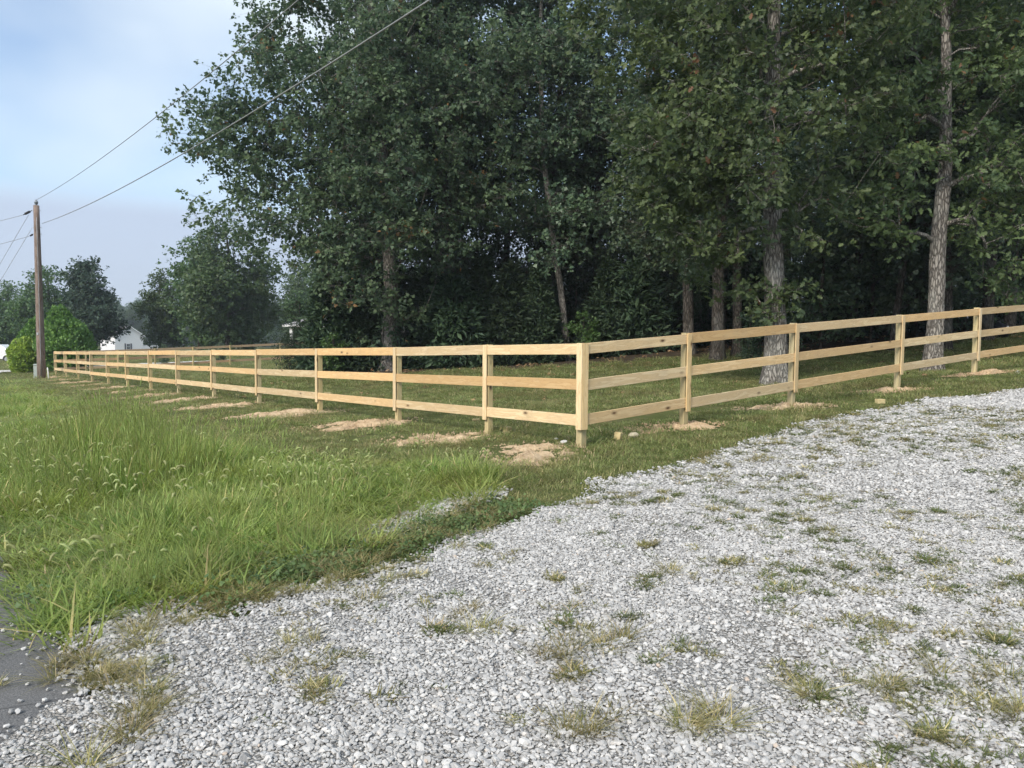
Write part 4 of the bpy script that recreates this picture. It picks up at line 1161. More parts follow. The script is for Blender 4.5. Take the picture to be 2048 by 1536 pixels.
P = np.zeros((n, 3)); P[:, :2] = ROAD_P - uL[:2] * q_[:, None] + nL[:2] * o_[:, None]; P[:, 2] = terrain(P[:, 0], P[:, 1]) + .04
k = g.random(n) < .25 + .75 * sstep(.3, 1.6, q_); P = P[k]; n = len(P)
sp_.append(P); sr_.append(g.normal(0, .4, (n, 3)) + np.array([0, 0, 1]) * g.uniform(0, 6, (n, 1))); ss_.append(np.repeat(g.uniform(.014, .034, (n, 1)), 3, 1)); si_.append(g.integers(0, 8, n)); sv_.append(g.beta(2.6, 1.4, n) * .95)
# a washed strip of stones in the grass beside the drive
W = [ground_hit(*p) for p in ((770, 1070), (850, 1040), (900, 1012), (985, 988))]
g = np.random.default_rng(9); n = 1500
i_ = g.integers(0, 3, n); u_ = g.random((n, 1)); W = np.array(W)
P = W[i_] * (1 - u_) + W[i_ + 1] * u_; P[:, :2] += g.normal(0, .10, (n, 2)); P[:, 2] = terrain(P[:, 0], P[:, 1]) + .03
sp_.append(P); sr_.append(g.uniform(-1, 1, (n, 3))); ss_.append(np.repeat(g.uniform(.03, .06, (n, 1)), 3, 1)); si_.append(g.integers(0, 8, n)); sv_.append(g.beta(2.6, 1.4, n) * .95)
scatter('gravel', np.concatenate(sp_), np.concatenate(sr_), np.concatenate(ss_), np.concatenate(si_), np.clip(np.concatenate(sv_), 0, 1), STONES, 'crushed pale grey limestone gravel covering the driveway', 'gravel')

# --- mown grass
LAWN = proto_col('lawn_tufts', [raw('tuft', blades(300 + i, 70, .17, .02, .062 + .012 * (i % 3), .006, .8, .9, .16), M_GRASS_LAWN) for i in range(6)])
lp, lr, ls_, li, lv = [], [], [], [], []
for step, d0, d1, sc in ((.14, 3, 12, 1.0), (.20, 12, 22, 1.15), (.32, 22, 40, 1.6), (.62, 40, 75, 2.6)):
    x, y, g = grid_pts(-52, 40, 2, 74, step, 400 + int(d0), d0, d1)
    P = np.stack([x, y, terrain(x, y)], 1); k = in_view(P, 120, 150); x, y, P = x[k], y[k], P[k]
    dr = drive_in(x, y); ta = sdf(x, y, TALL); wd = sdf(x, y, WOOD) + (vnoise(x, y, .8, 9, 3) - .5) * 2; di = dirt_in(x, y); ro = road_off(x, y)
    bare = vnoise(x, y, .7, 33, 4)
    pr = sstep(.15, -.22, dr) * sstep(.5, -.2, wd) * (1 - .93 * sstep(.0, .35, di) * sstep(.30, .45, vnoise(x, y, 2.6, 91, 3))) * sstep(.1, -.15, ro) * (1 - .75 * sstep(.60, .74, bare)) * sstep(1.5, 1.9, poly_dist(x, y, _pd, False))
    pr *= np.where(ta > .6, .25, 1)
    keep = g.random(len(x)) < pr; P = P[keep]; n = len(P); bare = bare[keep]
    s_ = sc * g.uniform(.75, 1.3, n) * (1.1 - .35 * sstep(.45, .7, bare))
    lp.append(P); lr.append(rz_only(g, n)); ls_.append(np.stack([s_, s_, s_ * g.uniform(.6, 1.1, n) / sc ** .35], 1)); li.append(g.integers(0, 6, n)); lv.append(g.random(n))
scatter('lawn_grass', np.concatenate(lp), np.concatenate(lr), np.concatenate(ls_), np.concatenate(li), np.concatenate(lv), LAWN, 'short mown grass of the verge and paddock', 'grass')

# --- uncut roadside grass
def stalks(seed):
    '''thin upright flowering stems with narrow spikes'''
    g = np.random.default_rng(seed); mb = MB()
    for q in range(16):
        a = g.uniform(0, 6.28); r = .13 * math.sqrt(g.random()); b0_ = np.array([math.cos(a) * r, math.sin(a) * r, 0]); h = g.uniform(.5, .78)
        c = np.array([math.cos(a), math.sin(a), 0]) * g.uniform(.02, .16)
        p1 = b0_ + c * .4 + [0, 0, h * .6]; p2 = b0_ + c + [0, 0, h]; p3 = b0_ + c * 1.35 + [0, 0, h + g.uniform(.06, .12)]
        mb.tube([b0_, p1, p2], [.0022, .0018, .0014], 3, False); mb.tube([p2, (p2 + p3) / 2, p3], [.002, .0055, .001], 4, False)
    me = mb.mesh('stalks', True)
    at_ = me.attributes.new('v', 'FLOAT', 'FACE'); at_.data.foreach_set('value', np.random.default_rng(seed).random(len(me.polygons)).astype(np.float32))
    return raw('stalks', me, M_STALK)
TALLP = proto_col('tall_tufts', [raw('tuft', blades(330 + i, 46, .16, .14, .36 + .06 * (i % 3), .0105, .55, .40, .08), M_GRASS_TALL) for i in range(5)] + [raw('tuft', blades(340 + i, 34, .12, .28, .62, .010, .40, .28, .10), M_GRASS_TALL) for i in range(3)] + [stalks(350 + i) for i in range(2)])
tp_, tr_, ts_, ti_, tv_ = [], [], [], [], []
for step, d0, d1, sc in ((.105, 2.5, 9, 1.0), (.15, 9, 16, 1.1), (.26, 16, 30, 1.35), (.5, 30, 60, 1.8)):
    x, y, g = grid_pts(-45, 4, 2, 60, step, 500 + int(d0), d0, d1)
    P = np.stack([x, y, terrain(x, y)], 1); k = in_view(P, 260, 150); x, y, P = x[k], y[k], P[k]
    ta = sdf(x, y, TALL) + (vnoise(x, y, 1.1, 51, 3) - .5) * .7
    keep = (g.random(len(x)) < sstep(-.25, .25, ta)) & (drive_in(x, y) < .05) & (road_off(x, y) < .06)
    P = P[keep]; ta = ta[keep]; n = len(P); hn = vnoise(P[:, 0], P[:, 1], .55, 52, 3)
    hh = (.42 + .62 * sstep(.1, 1.3, ta)) * (.45 + 1.0 * sstep(.32, .68, hn)) * g.uniform(.75, 1.2, n)
    rr_ = np.hypot(P[:, 0], P[:, 1]); hh *= (0.66 + .42 * sstep(4.0, 9.5, rr_)) * (.88 - .56 * sstep(8.5, 18, rr_))
    tall_i = (g.random(n) < .55 * sstep(.45, .65, hn))
    idx = np.where(tall_i, 5 + g.integers(0, 3, n), g.integers(0, 5, n))
    stk = (g.random(n) < .24 * sstep(.42, .62, hn)) & (ta > .3) & (rr_ < 14); idx = np.where(stk, 8 + g.integers(0, 2, n), idx); hh = np.where(stk, np.maximum(hh, .85) * .95, hh)
    tp_.append(P); tr_.append(rz_only(g, n, .10)); ts_.append(np.stack([sc * np.ones(n), sc * np.ones(n), hh * sc ** .3], 1)); ti_.append(idx); tv_.append(g.random(n))
TALL_P = np.concatenate(tp_); TALL_S = np.concatenate(ts_)
scatter('tall_roadside_grass', TALL_P, np.concatenate(tr_), TALL_S, np.concatenate(ti_), np.concatenate(tv_), TALLP, 'uncut light green grass filling the verge between road and fence', 'grass')

# --- foxtail seed heads above it
def foxtail(seed):
    g = np.random.default_rng(seed); mb = MB()
    for q in range(2):
        h = g.uniform(.36, .55); a = g.uniform(0, 6.28); l = g.uniform(.05, .16); b0_ = g.normal(0, .05, 2)
        c = np.array([math.cos(a), math.sin(a), 0]); base = np.array([b0_[0], b0_[1], 0])
        mb.tube([base, base + c * l * .4 + [0, 0, h * .6], base + c * l + [0, 0, h]], [.0016, .0014, .0012], 3, False)
        tip = base + c * l + [0, 0, h]; hl = g.uniform(.05, .085); dr = g.uniform(.0, .95)
        p = [tip, tip + c * hl * .25 + [0, 0, hl * .30], tip + c * hl * (.5 + .1 * dr) + [0, 0, hl * (.55 - .25 * dr)], tip + c * hl * (.8 + .1 * dr) + [0, 0, hl * (.65 - .75 * dr)]]
        mb.tube(p, [.004, .011, .010, .003], 5, False)
    me = mb.mesh('foxtail', True)
    at_ = me.attributes.new('v', 'FLOAT', 'FACE'); at_.data.foreach_set('value', np.random.default_rng(seed).random(len(me.polygons)).astype(np.float32))
    return raw('foxtail', me, M_SEED)
FOX = proto_col('foxtail_shapes', [foxtail(600 + i) for i in range(6)])
g = np.random.default_rng(77)
dd = np.hypot(TALL_P[:, 0], TALL_P[:, 1])
pk = g.random(len(TALL_P)) < np.where(dd < 14, .17 * sstep(.48, .62, vnoise(TALL_P[:, 0], TALL_P[:, 1], .9, 61, 3)) + .02, .03)
FP = TALL_P[pk]; n = len(FP); fs = .75 + .35 * TALL_S[pk, 2]
scatter('foxtail_seed_heads', FP, rz_only(g, n, .10), np.stack([fs * 1.1, fs * 1.1, fs * .95], 1), g.integers(0, 6, n), g.random(n), FOX, 'pale nodding foxtail seed heads above the roadside grass', 'grass')

# --- weeds in the gravel and clover along its edge
def clover(seed):
    g = np.random.default_rng(seed); n = 90
    q = np.stack([g.normal(0, .08, n), g.normal(0, .08, n), g.uniform(.005, .05, n)], 1)
    V, k = leaf_arrays(q, g.uniform(.014, .03, n), unit(np.array([0, 0, 1.0]) + g.normal(size=(n, 3)) * .45), unit(g.normal(size=(n, 3))), 'maple')
    return raw('clover', mesh_np('clover', V, np.arange(n) * k, np.arange(len(V)), {'v': g.random(n)}), M_CLOVER)
WEED = proto_col('weed_tufts', [raw('tuft', blades(360 + i, 34, .05, .02, .075, .0045, .9, 1.1, .35), M_GRASS_DRY) for i in range(3)] + [raw('tuft', blades(370 + i, 34, .05, .015, .055, .005, .8, 1.0, .1), M_GRASS_WEED) for i in range(3)] + [clover(380), clover(381)])
x, y, g = grid_pts(-6, 26, 1.8, 27, .16, 700, 0, 28)
s_ = drive_in(x, y); wn1 = vnoise(x, y, .55, 21, 3); wn2 = vnoise(x, y, 2.2, 22, 3)
lane_u = x * uR[0] + y * uR[1]; lane_v = x * nR[0] + y * nR[1]
lane = vnoise(lane_u * .22, lane_v * .9, 1.0, 23, 3)
rightw = .06 + .94 * sstep(-1.2, 3.6, x + .10 * y)
dens = (.035 + .95 * rightw * sstep(.36, .55, .45 * lane + .30 * wn1 + .25 * wn2)) * (s_ > .05) * (1 + .5 * sstep(7, 12, y))
dens += .45 * sstep(-.2, 0, s_) * sstep(.35, .02, s_) * sstep(.35, .6, wn2)
dens *= np.where(road_off(x, y) > -.05, .12, 1)
k = g.random(len(x)) < dens; sx, sy, swn = x[k], y[k], wn1[k]
m = g.integers(2, 11, len(sx)); ci = np.repeat(np.arange(len(sx)), m); n = len(ci)
ang = np.repeat(g.normal(math.atan2(uR[1], uR[0]), .6, len(sx)), m); ext = np.repeat(g.uniform(.025, .085, len(sx)), m)
a_, b_ = g.normal(0, 1.3, n) * ext, g.normal(0, .6, n) * ext
P = np.stack([sx[ci] + a_ * np.cos(ang) - b_ * np.sin(ang), sy[ci] + a_ * np.sin(ang) + b_ * np.cos(ang), np.zeros(n)], 1)
P[:, 2] = terrain(P[:, 0], P[:, 1]) + .042
kd = np.repeat(g.random(len(sx)) < .45, m)
idx = np.where(kd ^ (g.random(n) < .15), g.integers(0, 3, n), g.integers(3, 6, n))
s2 = np.repeat(g.uniform(.35, 1.05, len(sx)), m) * g.uniform(.7, 1.2, n)
scatter('gravel_weeds', P, rz_only(g, n), np.stack([s2, s2, s2 * g.uniform(.3, .7, n)], 1), idx, g.random(n), WEED, 'patchy dry and green weed tufts growing through the gravel', 'weeds')
# larger dry tufts near the road corner and on the gravel
BIGD = proto_col('dry_tufts', [raw('tuft', blades(390 + i, 90, .09, .06, .24, .005, .9, 1.5, .5), M_GRASS_DRY) for i in range(3)])
TP = []
for (px_, py_, m, sd_) in ((165, 1375, 7, .12), (205, 1335, 6, .12), (290, 1385, 4, .07), (600, 1305, 4, .10), (320, 1440, 3, .06), (1240, 1300, 3, .06), (1110, 1330, 3, .06), (1640, 1400, 2, .06), (1790, 1395, 3, .07), (1400, 1460, 4, .08), (960, 1250, 3, .07), (1140, 1480, 4, .09), (1330, 1150, 3, .08), (230, 1520, 4, .1), (1950, 1380, 3, .08), (1990, 1440, 3, .08), (870, 1060, 26, .24), (800, 1095, 26, .28), (700, 1135, 22, .26), (620, 1165, 20, .25), (520, 1195, 14, .22), (420, 1225, 12, .2), (960, 1030, 14, .2), (330, 1260, 8, .16), (1450, 915, 16, .4), (1620, 865, 16, .45)):
    c = ground_hit(px_, py_)
    for _ in range(m): 
        x_, y_ = c[0] + random.gauss(0, sd_), c[1] + random.gauss(0, sd_); TP.append((x_, y_, tz(x_, y_) + .035))
TP = np.array(TP); n = len(TP); g = np.random.default_rng(71); s2 = g.uniform(.32, .62, n)
scatter('dry_grass_tufts', TP, rz_only(g, n), np.stack([s2, s2, s2 * .7], 1), g.integers(0, 3, n), g.random(n), BIGD, 'straw coloured grass tufts on the gravel and at the road corner', 'grass')
# clover mat on the bank between tall grass and gravel
x, y, g = grid_pts(-5, 4, 3, 12, .075, 720, 0, 14)
P = np.stack([x, y, terrain(x, y) + .01], 1)
s_ = drive_in(x, y); wn2 = vnoise(x, y, 1.4, 26, 3)
keep = (g.random(len(x)) < sstep(-.8, -.2, s_) * sstep(.05, -.1, s_) * sstep(.45, .62, wn2) * .6) & (road_off(x, y) < 0) & (g.random(len(x)) < sstep(.3, -.6, x))
P = P[keep]; n = len(P); s2 = g.uniform(.8, 1.5, n)
CLO = proto_col('clover_mat', [clover(382), clover(383), clover(384)])
scatter('clover_patch', P, rz_only(g, n), np.stack([s2, s2, s2 * 1.2], 1), g.integers(0, 3, n), g.random(n), CLO, 'low dark green clover along the gravel edge', 'clover')

# --- far wooded hills
FAR = proto_col('far_tree_shapes', [[raw('far_trunk', PM[i][0], M_BARK_D), raw('far_crown', PM[i][1], M_LEAF_MAPLE)] for i in (0, 1)])
g = np.random.default_rng(90); n = 420
px_ = g.uniform(-150, 900, n); dp = g.uniform(250, 520, n)
x = (px_ - 1024) / FPX * dp; y = dp
P = np.stack([x, y, terrain(x, y) - 1], 1); s2 = g.uniform(.85, 1.35, n)
scatter('distant_woods', P, rz_only(g, n, .02), np.stack([s2, s2, s2 * g.uniform(.9, 1.2, n)], 1), g.integers(0, 2, n), g.random(n), FAR, 'hazy wooded hillside on the far left horizon', 'woods')

# ------------------------------------------------------------------ utility pole, lines, stakes
t = NT('weathered_pole')
co = t.coord('Object', (6, 6, .6))
pc = t.mix(t.ramp(t.noise(co, 3, 5, .65), [(.35, 0.0), (.7, 1.0)]), (0.13, 0.095, 0.078), (0.30, 0.24, 0.205))
pc = t.mix(t.ramp(t.noise(t.coord('Object', (3, 3, 3)), 2.2, 3), [(.6, 0.0), (.75, .6)]), pc, (0.10, 0.075, 0.06))
M_POLE = t.done(t.principled(pc, .9, .1, t.bump(t.noise(t.coord('Object', (30, 30, 1.5)), 2, 4), .6, .01)))
M_GREYM = plain('galvanised_metal', (0.36, 0.38, 0.40), .5, .4, .6, .2)
M_CERAM = plain('grey_insulator', (0.20, 0.23, 0.26), .35, .5, 0, .1)
M_WIRE = plain('aluminium_wire', (0.28, 0.29, 0.30), .6, .3, .2, .1)
M_BLACK = plain('black_rubber', (0.02, 0.02, 0.022), .6, .3, 0, .2)
DP = 40.0
pb = at(83, 745, DP); ptop = at(70.5, 413, DP)
pb[2] = tz(pb[0], pb[1]); ptop[:2] = pb[:2] + (ptop[:2] - pb[:2]) * .35
pole = tag(empty('utility_pole', tuple(pb)), 'weathered brown wooden utility pole at the far end of the fence', 'utility pole')
H_ = ptop[2] - pb[2]; lean_ = ptop - pb
mb = MB(); mb.tube([lean_ * q + np.array([0, 0, -.4 if q == 0 else 0]) for q in np.linspace(0, 1, 9)], list(np.linspace(.205, .135, 9)), 16); mb.build('shaft', M_POLE, pole, True)
def on_pole(px_, py_, dd=0.0): return at(px_, py_, DP + dd) - pb
mb = MB(); top = lean_
for z, r in ((0, .03), (.06, .05), (.09, .085), (.15, .075), (.18, .095), (.26, .06), (.30, .035)):
    pass
mb.tube([top + [0, 0, z] for z in (-.02, .05, .06, .12, .13, .20, .21, .27, .30)], [.03, .03, .085, .07, .10, .085, .06, .05, .03], 12); mb.build('insulator', M_CERAM, pole, True)
ins1a, ins1b = on_pole(64, 421, -.1), on_pole(46, 430, -.3)
mb = MB(); mb.tube([ins1a, ins1a * .8 + ins1b * .2, ins1a * .78 + ins1b * .22, ins1a * .2 + ins1b * .8, ins1a * .18 + ins1b * .82, ins1b], [.02, .02, .06, .06, .02, .02], 8); mb.build('strain_insulator', M_BLACK, pole, True)
ins2a, ins2b = on_pole(66, 468.5, -.1), on_pole(60, 472, -.2)
mb = MB(); mb.tube([ins2a, ins2a * .7 + ins2b * .3, ins2b], [.02, .05, .03], 8); mb.build('dead_end_clamp', M_BLACK, pole, True)
for py_ in (421, 455, 468):
    c = on_pole(72 + (py_ - 413) * .04, py_)
    mb = MB(); mb.tube([c + [-.22, -.02, 0], c + [.24, .02, 0]], .018, 6); mb.build('through_bolt', M_GREYM, pole)
mb = MB(); c = on_pole(70.5, 423, -.16); mb.box((c[0], c[1], c[2]), (.06, .03, .22), None, .005); mb.build('bracket', M_GREYM, pole)
mb = MB(); mb.tube([lean_ * q + np.array([.10, -.17 - .02 * (1 - q), 0]) for q in np.linspace(0, .93, 8)], .012, 5); mb.build('ground_wire', M_GREYM, pole, True)
c = lean_ * .26; mb = MB(); mb.box((c[0] - .02, c[1] - .20, c[2]), (.09, .012, .13), None, .003); mb.build('number_tag', M_GREYM, pole)
def catenary(a, b, sag, n=36):
    return [a * (1 - u) + b * u - np.array([0, 0, 4 * sag * u * (1 - u)]) for u in np.linspace(0, 1, n)]
back = -uL
def wire(a, b, sag, r, label, cat='power line'):
    mb = MB(); pts_ = catenary(a, b, sag); o = [p - a for p in pts_]; mb.tube(o, r, 5); ob = mb.build('power_line', M_WIRE, None, True); ob.location = tuple(a); tag(ob, label, cat, 'overhead lines')
wire(pb + top + np.array([0, 0, .28]), pb + top + back * 74 + np.array([0, 0, 1.2]), 1.35, .011, 'upper power line rising from the pole top across the sky')
wire(pb + on_pole(84, 447), pb + on_pole(84, 447) + back * 74 + np.array([0.3, 0, 0.9]), 1.35, .015, 'lower power line passing in front of the big oak crown')
wire(pb + ins1b, at(-420, 505, 52), .4, .012, 'thin line leaving the pole top to the left picture edge')
wire(pb + ins2b, at(-420, 560, 52), .4, .012, 'lower thin line leaving the pole to the left picture edge')
for a_, px1, py1, lab in ((on_pole(57, 430, -.1), 0, 528, 'steep guy wire from the pole top down to the left'), (on_pole(64, 456, -.1), 0, 563, 'steep lower guy wire from the pole down to the left')):
    p1 = at(px1, py1, DP); d_ = p1 - (pb + a_); u_ = (tz(p1[0] - 3, p1[1]) - (pb + a_)[2]) / d_[2]
    wire(pb + a_, pb + a_ + d_ * u_, 0.0, .011, lab, 'guy wire')
# cable box behind the pole foot, white stake
cb = base_at(74.5, 744, 41.0)
M_BOX = plain('grey_green_plastic', (0.30, 0.34, 0.32), .5, .4, 0, .1)
r_ = tag(empty('cable_pedestal', tuple(cb)), 'grey cable pedestal box behind the foot of the utility pole', 'cable box')
mb = MB(); mb.box((0, 0, .35), (.26, .26, .72), None, .02); mb.build('housing', M_BOX, r_)
mb = MB(); mb.box((0, 0, .75), (.29, .29, .09), None, .03); mb.build('lid', M_BOX, r_)
sb = base_at(96.5, 753, 39.0)
M_WHITE = plain('white_paint', (0.78, 0.78, 0.76), .5, .4, 0, .05)
mb = MB(); mb.tube([(0.03, 0, -.1), (0, 0, .35), (-.03, 0, .60), (-.035, 0, .64)], [.03, .03, .03, .012], 8); o = mb.build('marker_stake', M_WHITE, None, True); o.location = tuple(sb); tag(o, 'small white marker stake between utility pole and fence end', 'stake')

# ------------------------------------------------------------------ houses and vehicle far behind
M_SIDING = NT('white_siding'); t = M_SIDING
wv = t.new('ShaderNodeTexWave'); wv.wave_type = 'BANDS'; wv.bands_direction = 'Z'; t.l.new(t.coord('Object'), wv.inputs['Vector']); t.set(wv, 'Scale', 2.6)
M_SIDING = t.done(t.principled(t.mix(wv.outputs['Fac'], (0.66, 0.65, 0.66), (0.76, 0.75, 0.76)), .6, .3))
M_ROOF = plain('grey_shingles', (0.24, 0.235, 0.24), .9, .1, 0, .25, 3.0, .5)
M_GLASS = NT('window_glass'); M_GLASS = M_GLASS.done(M_GLASS.principled((0.03, 0.035, 0.045), .08, .6))
M_SHUT = plain('dark_shutter', (0.05, 0.05, 0.055), .6, .3, 0, .1)
M_TRIM = plain('white_trim', (0.80, 0.80, 0.80), .5, .4, 0, .03)
hb = at(259, 705, 215); hb[2] = tz(hb[0], hb[1]); sc_ = 215 / FPX
zr = at(259, 653.5, 215)[2] - hb[2]; ze = at(259, 671, 215)[2] - hb[2]; hw = 27 * sc_
h1 = tag(empty('white_house', tuple(hb), math.radians(47)), 'distant white gabled house with dark shuttered window behind the fence end', 'house')
dpth = 11.0
mb = MB(); V = [(-hw, 0, -1.5), (hw, 0, -1.5), (hw, 0, ze), (0, 0, zr), (-hw, 0, ze)]
V2 = [(x, dpth, z) for x, y, z in V]
mb.add(V + V2, [(0, 1, 2, 3, 4), (9, 8, 7, 6, 5), (0, 5, 6, 1), (1, 6, 7, 2), (4, 9, 5, 0)]); mb.build('wall', M_SIDING, h1)
mb = MB()
for s_ in (-1, 1):
    A = np.array([0, -.4, zr + .12]); B = np.array([s_ * (hw + .5), -.4, ze - .30 + .12]); n_ = np.array([0, 0, .16])
    D_ = np.array([0, dpth + .8, 0])
    mb.add([A, B, B + D_, A + D_, A + n_, B + n_, B + D_ + n_, A + D_ + n_], [(0, 1, 2, 3), (4, 7, 6, 5), (0, 4, 5, 1), (1, 5, 6, 2), (2, 6, 7, 3), (3, 7, 4, 0)])
mb.build('roof', M_ROOF, h1)
for s_ in (-1, 1):
    mb = MB(); A = np.array([s_ * .05, -.46, zr + .02]); B = np.array([s_ * (hw + .5), -.46, ze - .40]); n_ = np.array([0, 0, .3]); D_ = np.array([0, .05, 0])
    mb.add([A, B, B + n_, A + n_, A + D_, B + D_, B + D_ + n_, A + D_ + n_], [(0, 1, 2, 3), (7, 6, 5, 4), (0, 4, 5, 1), (3, 2, 6, 7), (1, 5, 6, 2), (0, 3, 7, 4)]); mb.build('rake_board', M_TRIM, h1)
wz = at(259, 693, 215)[2] - hb[2]
win = MB(); win.box((-.3, -.03, wz), (1.0, .08, 1.65)); wo = win.build('window', M_TRIM, h1)
for zz in (-.39, .39):
    for xx in (-.21, .21):
        mb = MB(); mb.box((-.3 + xx, -.085, wz + zz), (.37, .03, .70)); mb.build('pane', M_GLASS, wo)
for s_ in (-1, 1):
    mb = MB(); mb.box((-.3 + s_ * .78, -.04, wz), (.42, .06, 1.7), None, .01); mb.build('shutter', M_SHUT, h1)
mb = MB(); mb.box((hw + 2.6, 5.5, (ze - 2.6) / 2 - 1), (5.2 - .02, 10.9, ze - 1.0)); mb.build('side_wing', M_SIDING, h1)
mb = MB(); A = [(hw + .02, -.3, ze - 1.2), (hw + 5.6, -.3, ze - 2.4), (hw + 5.6, 11.3, ze - 2.4), (hw + .02, 11.3, ze - 1.2)]
mb.add(A + [(x, y, z + .18) for x, y, z in A], [(3, 2, 1, 0), (4, 5, 6, 7), (0, 1, 5, 4), (1, 2, 6, 5), (2, 3, 7, 6), (3, 0, 4, 7)]); mb.build('wing_roof', M_ROOF, h1)

# hip-roofed house behind the cedar
D2 = 88.0; s2_ = D2 / FPX
hb = at(566, 706, D2); hb[2] = tz(hb[0], hb[1])
h2 = tag(empty('hip_roof_house', tuple(hb)), 'grey hip-roofed house corner with white porch column showing left of the dark cedar', 'house')
ze = at(566, 650, D2)[2] - hb[2]; zr = at(566, 622, D2)[2] - hb[2]
Lx, Ly = 13.0, 8.0
mb = MB()
e = [(0, 0, ze), (Lx, 0, ze), (Lx, Ly, ze), (0, Ly, ze)]; rg = [(Ly / 2, Ly / 2, zr), (Lx - Ly / 2, Ly / 2, zr)]
lo_ = [(x, y, z - .16) for x, y, z in e]
mb.add(e + rg + lo_, [(0, 1, 5, 4), (1, 2, 5), (2, 3, 4, 5), (3, 0, 4), (6, 9, 8, 7)]); rf = mb.build('roof', M_ROOF, h2)
mb = MB()
for (c, s_) in (((Lx / 2, -.02, ze - .09), (Lx + .1, .04, .2)), ((-.02, Ly / 2, ze - .09), (.04, Ly + .1, .2)), ((Lx / 2, Ly + .02, ze - .09), (Lx + .1, .04, .2))): mb.box(c, s_)
mb.build('fascia', M_TRIM, h2)
mb = MB(); mb.tube([(3.0, 3.6, zr - 1.35), (3.0, 3.6, zr - .1), (3.0, 3.6, zr + .12)], [.14, .14, .2], 8); mb.build('vent_pipe', M_SHUT, rf)
mb = MB(); mb.box((Lx / 2 + 1.4, Ly / 2 + .2, ze / 2 - .1), (Lx - 3.4, Ly - 1.2, ze - .15)); mb.build('wall', plain('brown_brick', (0.16, 0.10, 0.075), .9, .1, 0, .3, 12), h2)
for (x_, y_) in ((.85, .45), (4.2, .45), (7.6, .45)):
    mb = MB(); mb.box((x_, y_, ze / 2 - .2), (.34, .34, ze - .05), None, .02); mb.box((x_, y_, ze - .32), (.46, .46, .14), None, .01); mb.build('porch_column', M_TRIM, h2)

# white car at the left picture edge
cbp = base_at(-12, 727, 62)
car = tag(empty('parked_car', tuple(cbp), math.radians(8)), 'white car parked on the lawn at the left picture edge', 'car')
M_CAR = NT('white_car_paint'); M_CAR = M_CAR.done(M_CAR.principled((0.80, 0.81, 0.82), .25, .5))
prof = [(-2.2, .35), (-2.25, .75), (-2.1, .95), (-1.2, 1.02), (-.55, 1.45), (.75, 1.48), (1.45, 1.05), (2.1, .95), (2.25, .7), (2.2, .35)]
mb = MB(); n_ = len(prof); W_ = .85
V = [(x, -W_ * (1 if z < 1.1 else .8), z) for x, z in prof] + [(x, W_ * (1 if z < 1.1 else .8), z) for x, z in prof]
mb.add(V, [tuple(range(n_))[::-1], tuple(range(n_, 2 * n_))] + [(i, (i + 1) % n_, n_ + (i + 1) % n_, n_ + i) for i in range(n_)]); mb.build('body', M_CAR, car)
for s_ in (-1, 1):
    mb = MB(); q = [(-1.05, 1.06), (-.5, 1.40), (.70, 1.42), (1.25, 1.08)]; yy = s_ * (W_ * .81 + .012)
    mb.add([(x, s_ * (.86 if z < 1.1 else .715), z) for x, z in q] + [(x, s_ * (.80 if z < 1.1 else .66), z) for x, z in q], [(0, 1, 2, 3), (7, 6, 5, 4), (0, 4, 5, 1), (1, 5, 6, 2), (2, 6, 7, 3), (3, 7, 4, 0)]); mb.build('window', M_GLASS, car)
    for x_ in (-1.4, 1.4):
        mb = MB(); mb.tube([(x_, s_ * .62, .33), (x_, s_ * .88, .33)], .33, 18); w_ = mb.build('wheel', M_BLACK, car)
        mb = MB(); mb.tube([(x_, s_ * .86, .33), (x_, s_ * .895, .33)], .19, 14); mb.build('rim', M_GREYM, w_)
    mb = MB(); mb.box((2.17, s_ * .6, .74), (.12, .34, .16), None, .03); mb.build('headlight', M_GLASS, car)

# ------------------------------------------------------------------ offcuts, stones, litter
def block(px_, py_, size, rz, label, mat=None, tilt=0.0, name='wood_offcut', cat='wood block'):
    p = ground_hit(px_, py_)
    mb = MB(); mb.box((0, 0, 0), size, None, .004); o = mb.build(name, mat or M_POST)
    o.location = (p[0], p[1], p[2] + size[2] * .42 + .012); o.rotation_euler = (tilt, tilt * .5, rz); tag(o, label, cat, 'loose pieces by the fence')
block(1015, 866, (.10, .09, .09), .5, 'square post offcut on the grass left of the corner post')
block(1237, 880, (.095, .09, .10), 1.0, 'upright greenish post offcut right of the corner post', None, .12)
block(1760, 808, (.13, .09, .075), .15, 'yellow wood offcut lying on the grass below the right fence run')
block(655, 790, (.17, .09, .07), .2, 'pale wood offcut in the paddock behind the third post left of the corner')
block(952, 842, (.13, .04, .03), .4, 'small pale wood scrap at the foot of the first post left of the corner')
M_ROCK = plain('pale_rock', (0.56, 0.55, 0.53), .85, .2, 0, .2, 9, .4)
def rock(px_, py_, size, seed, label, mat=None):
    g = np.random.default_rng(seed); p = ground_hit(px_, py_); bm = bmesh.new()
    for v in unit(g.normal(size=(26, 3))) * g.uniform(.75, 1, (26, 1)) * np.array(size): bm.verts.new(v)
    bmesh.ops.convex_hull(bm, input=bm.verts[:]); bmesh.ops.delete(bm, geom=[v for v in bm.verts if not v.link_faces], context='VERTS')
    me = bpy.data.meshes.new('loose_stone'); bm.to_mesh(me); bm.free()
    o = link('loose_stone', me, mat or M_ROCK); o.location = (p[0], p[1], p[2] + size[2] * .55 + .01); o.rotation_euler = (0, 0, seed); tag(o, label, 'stone', 'loose stones by the fence')
rock(1128, 888, (.075, .05, .03), 1, 'flat white stone on the dirt left of the corner post')
rock(1112, 881, (.05, .035, .02), 2, 'small white stone chip behind the flat white stone')
rock(1268, 876, (.08, .05, .05), 3, 'pale stone beside the upright post offcut', plain('tan_rock', (0.40, 0.36, 0.27), .9, .1, 0, .2, 9, .4))
rock(1578, 889, (.07, .04, .025), 4, 'white chip lying at the gravel edge below the second right post')
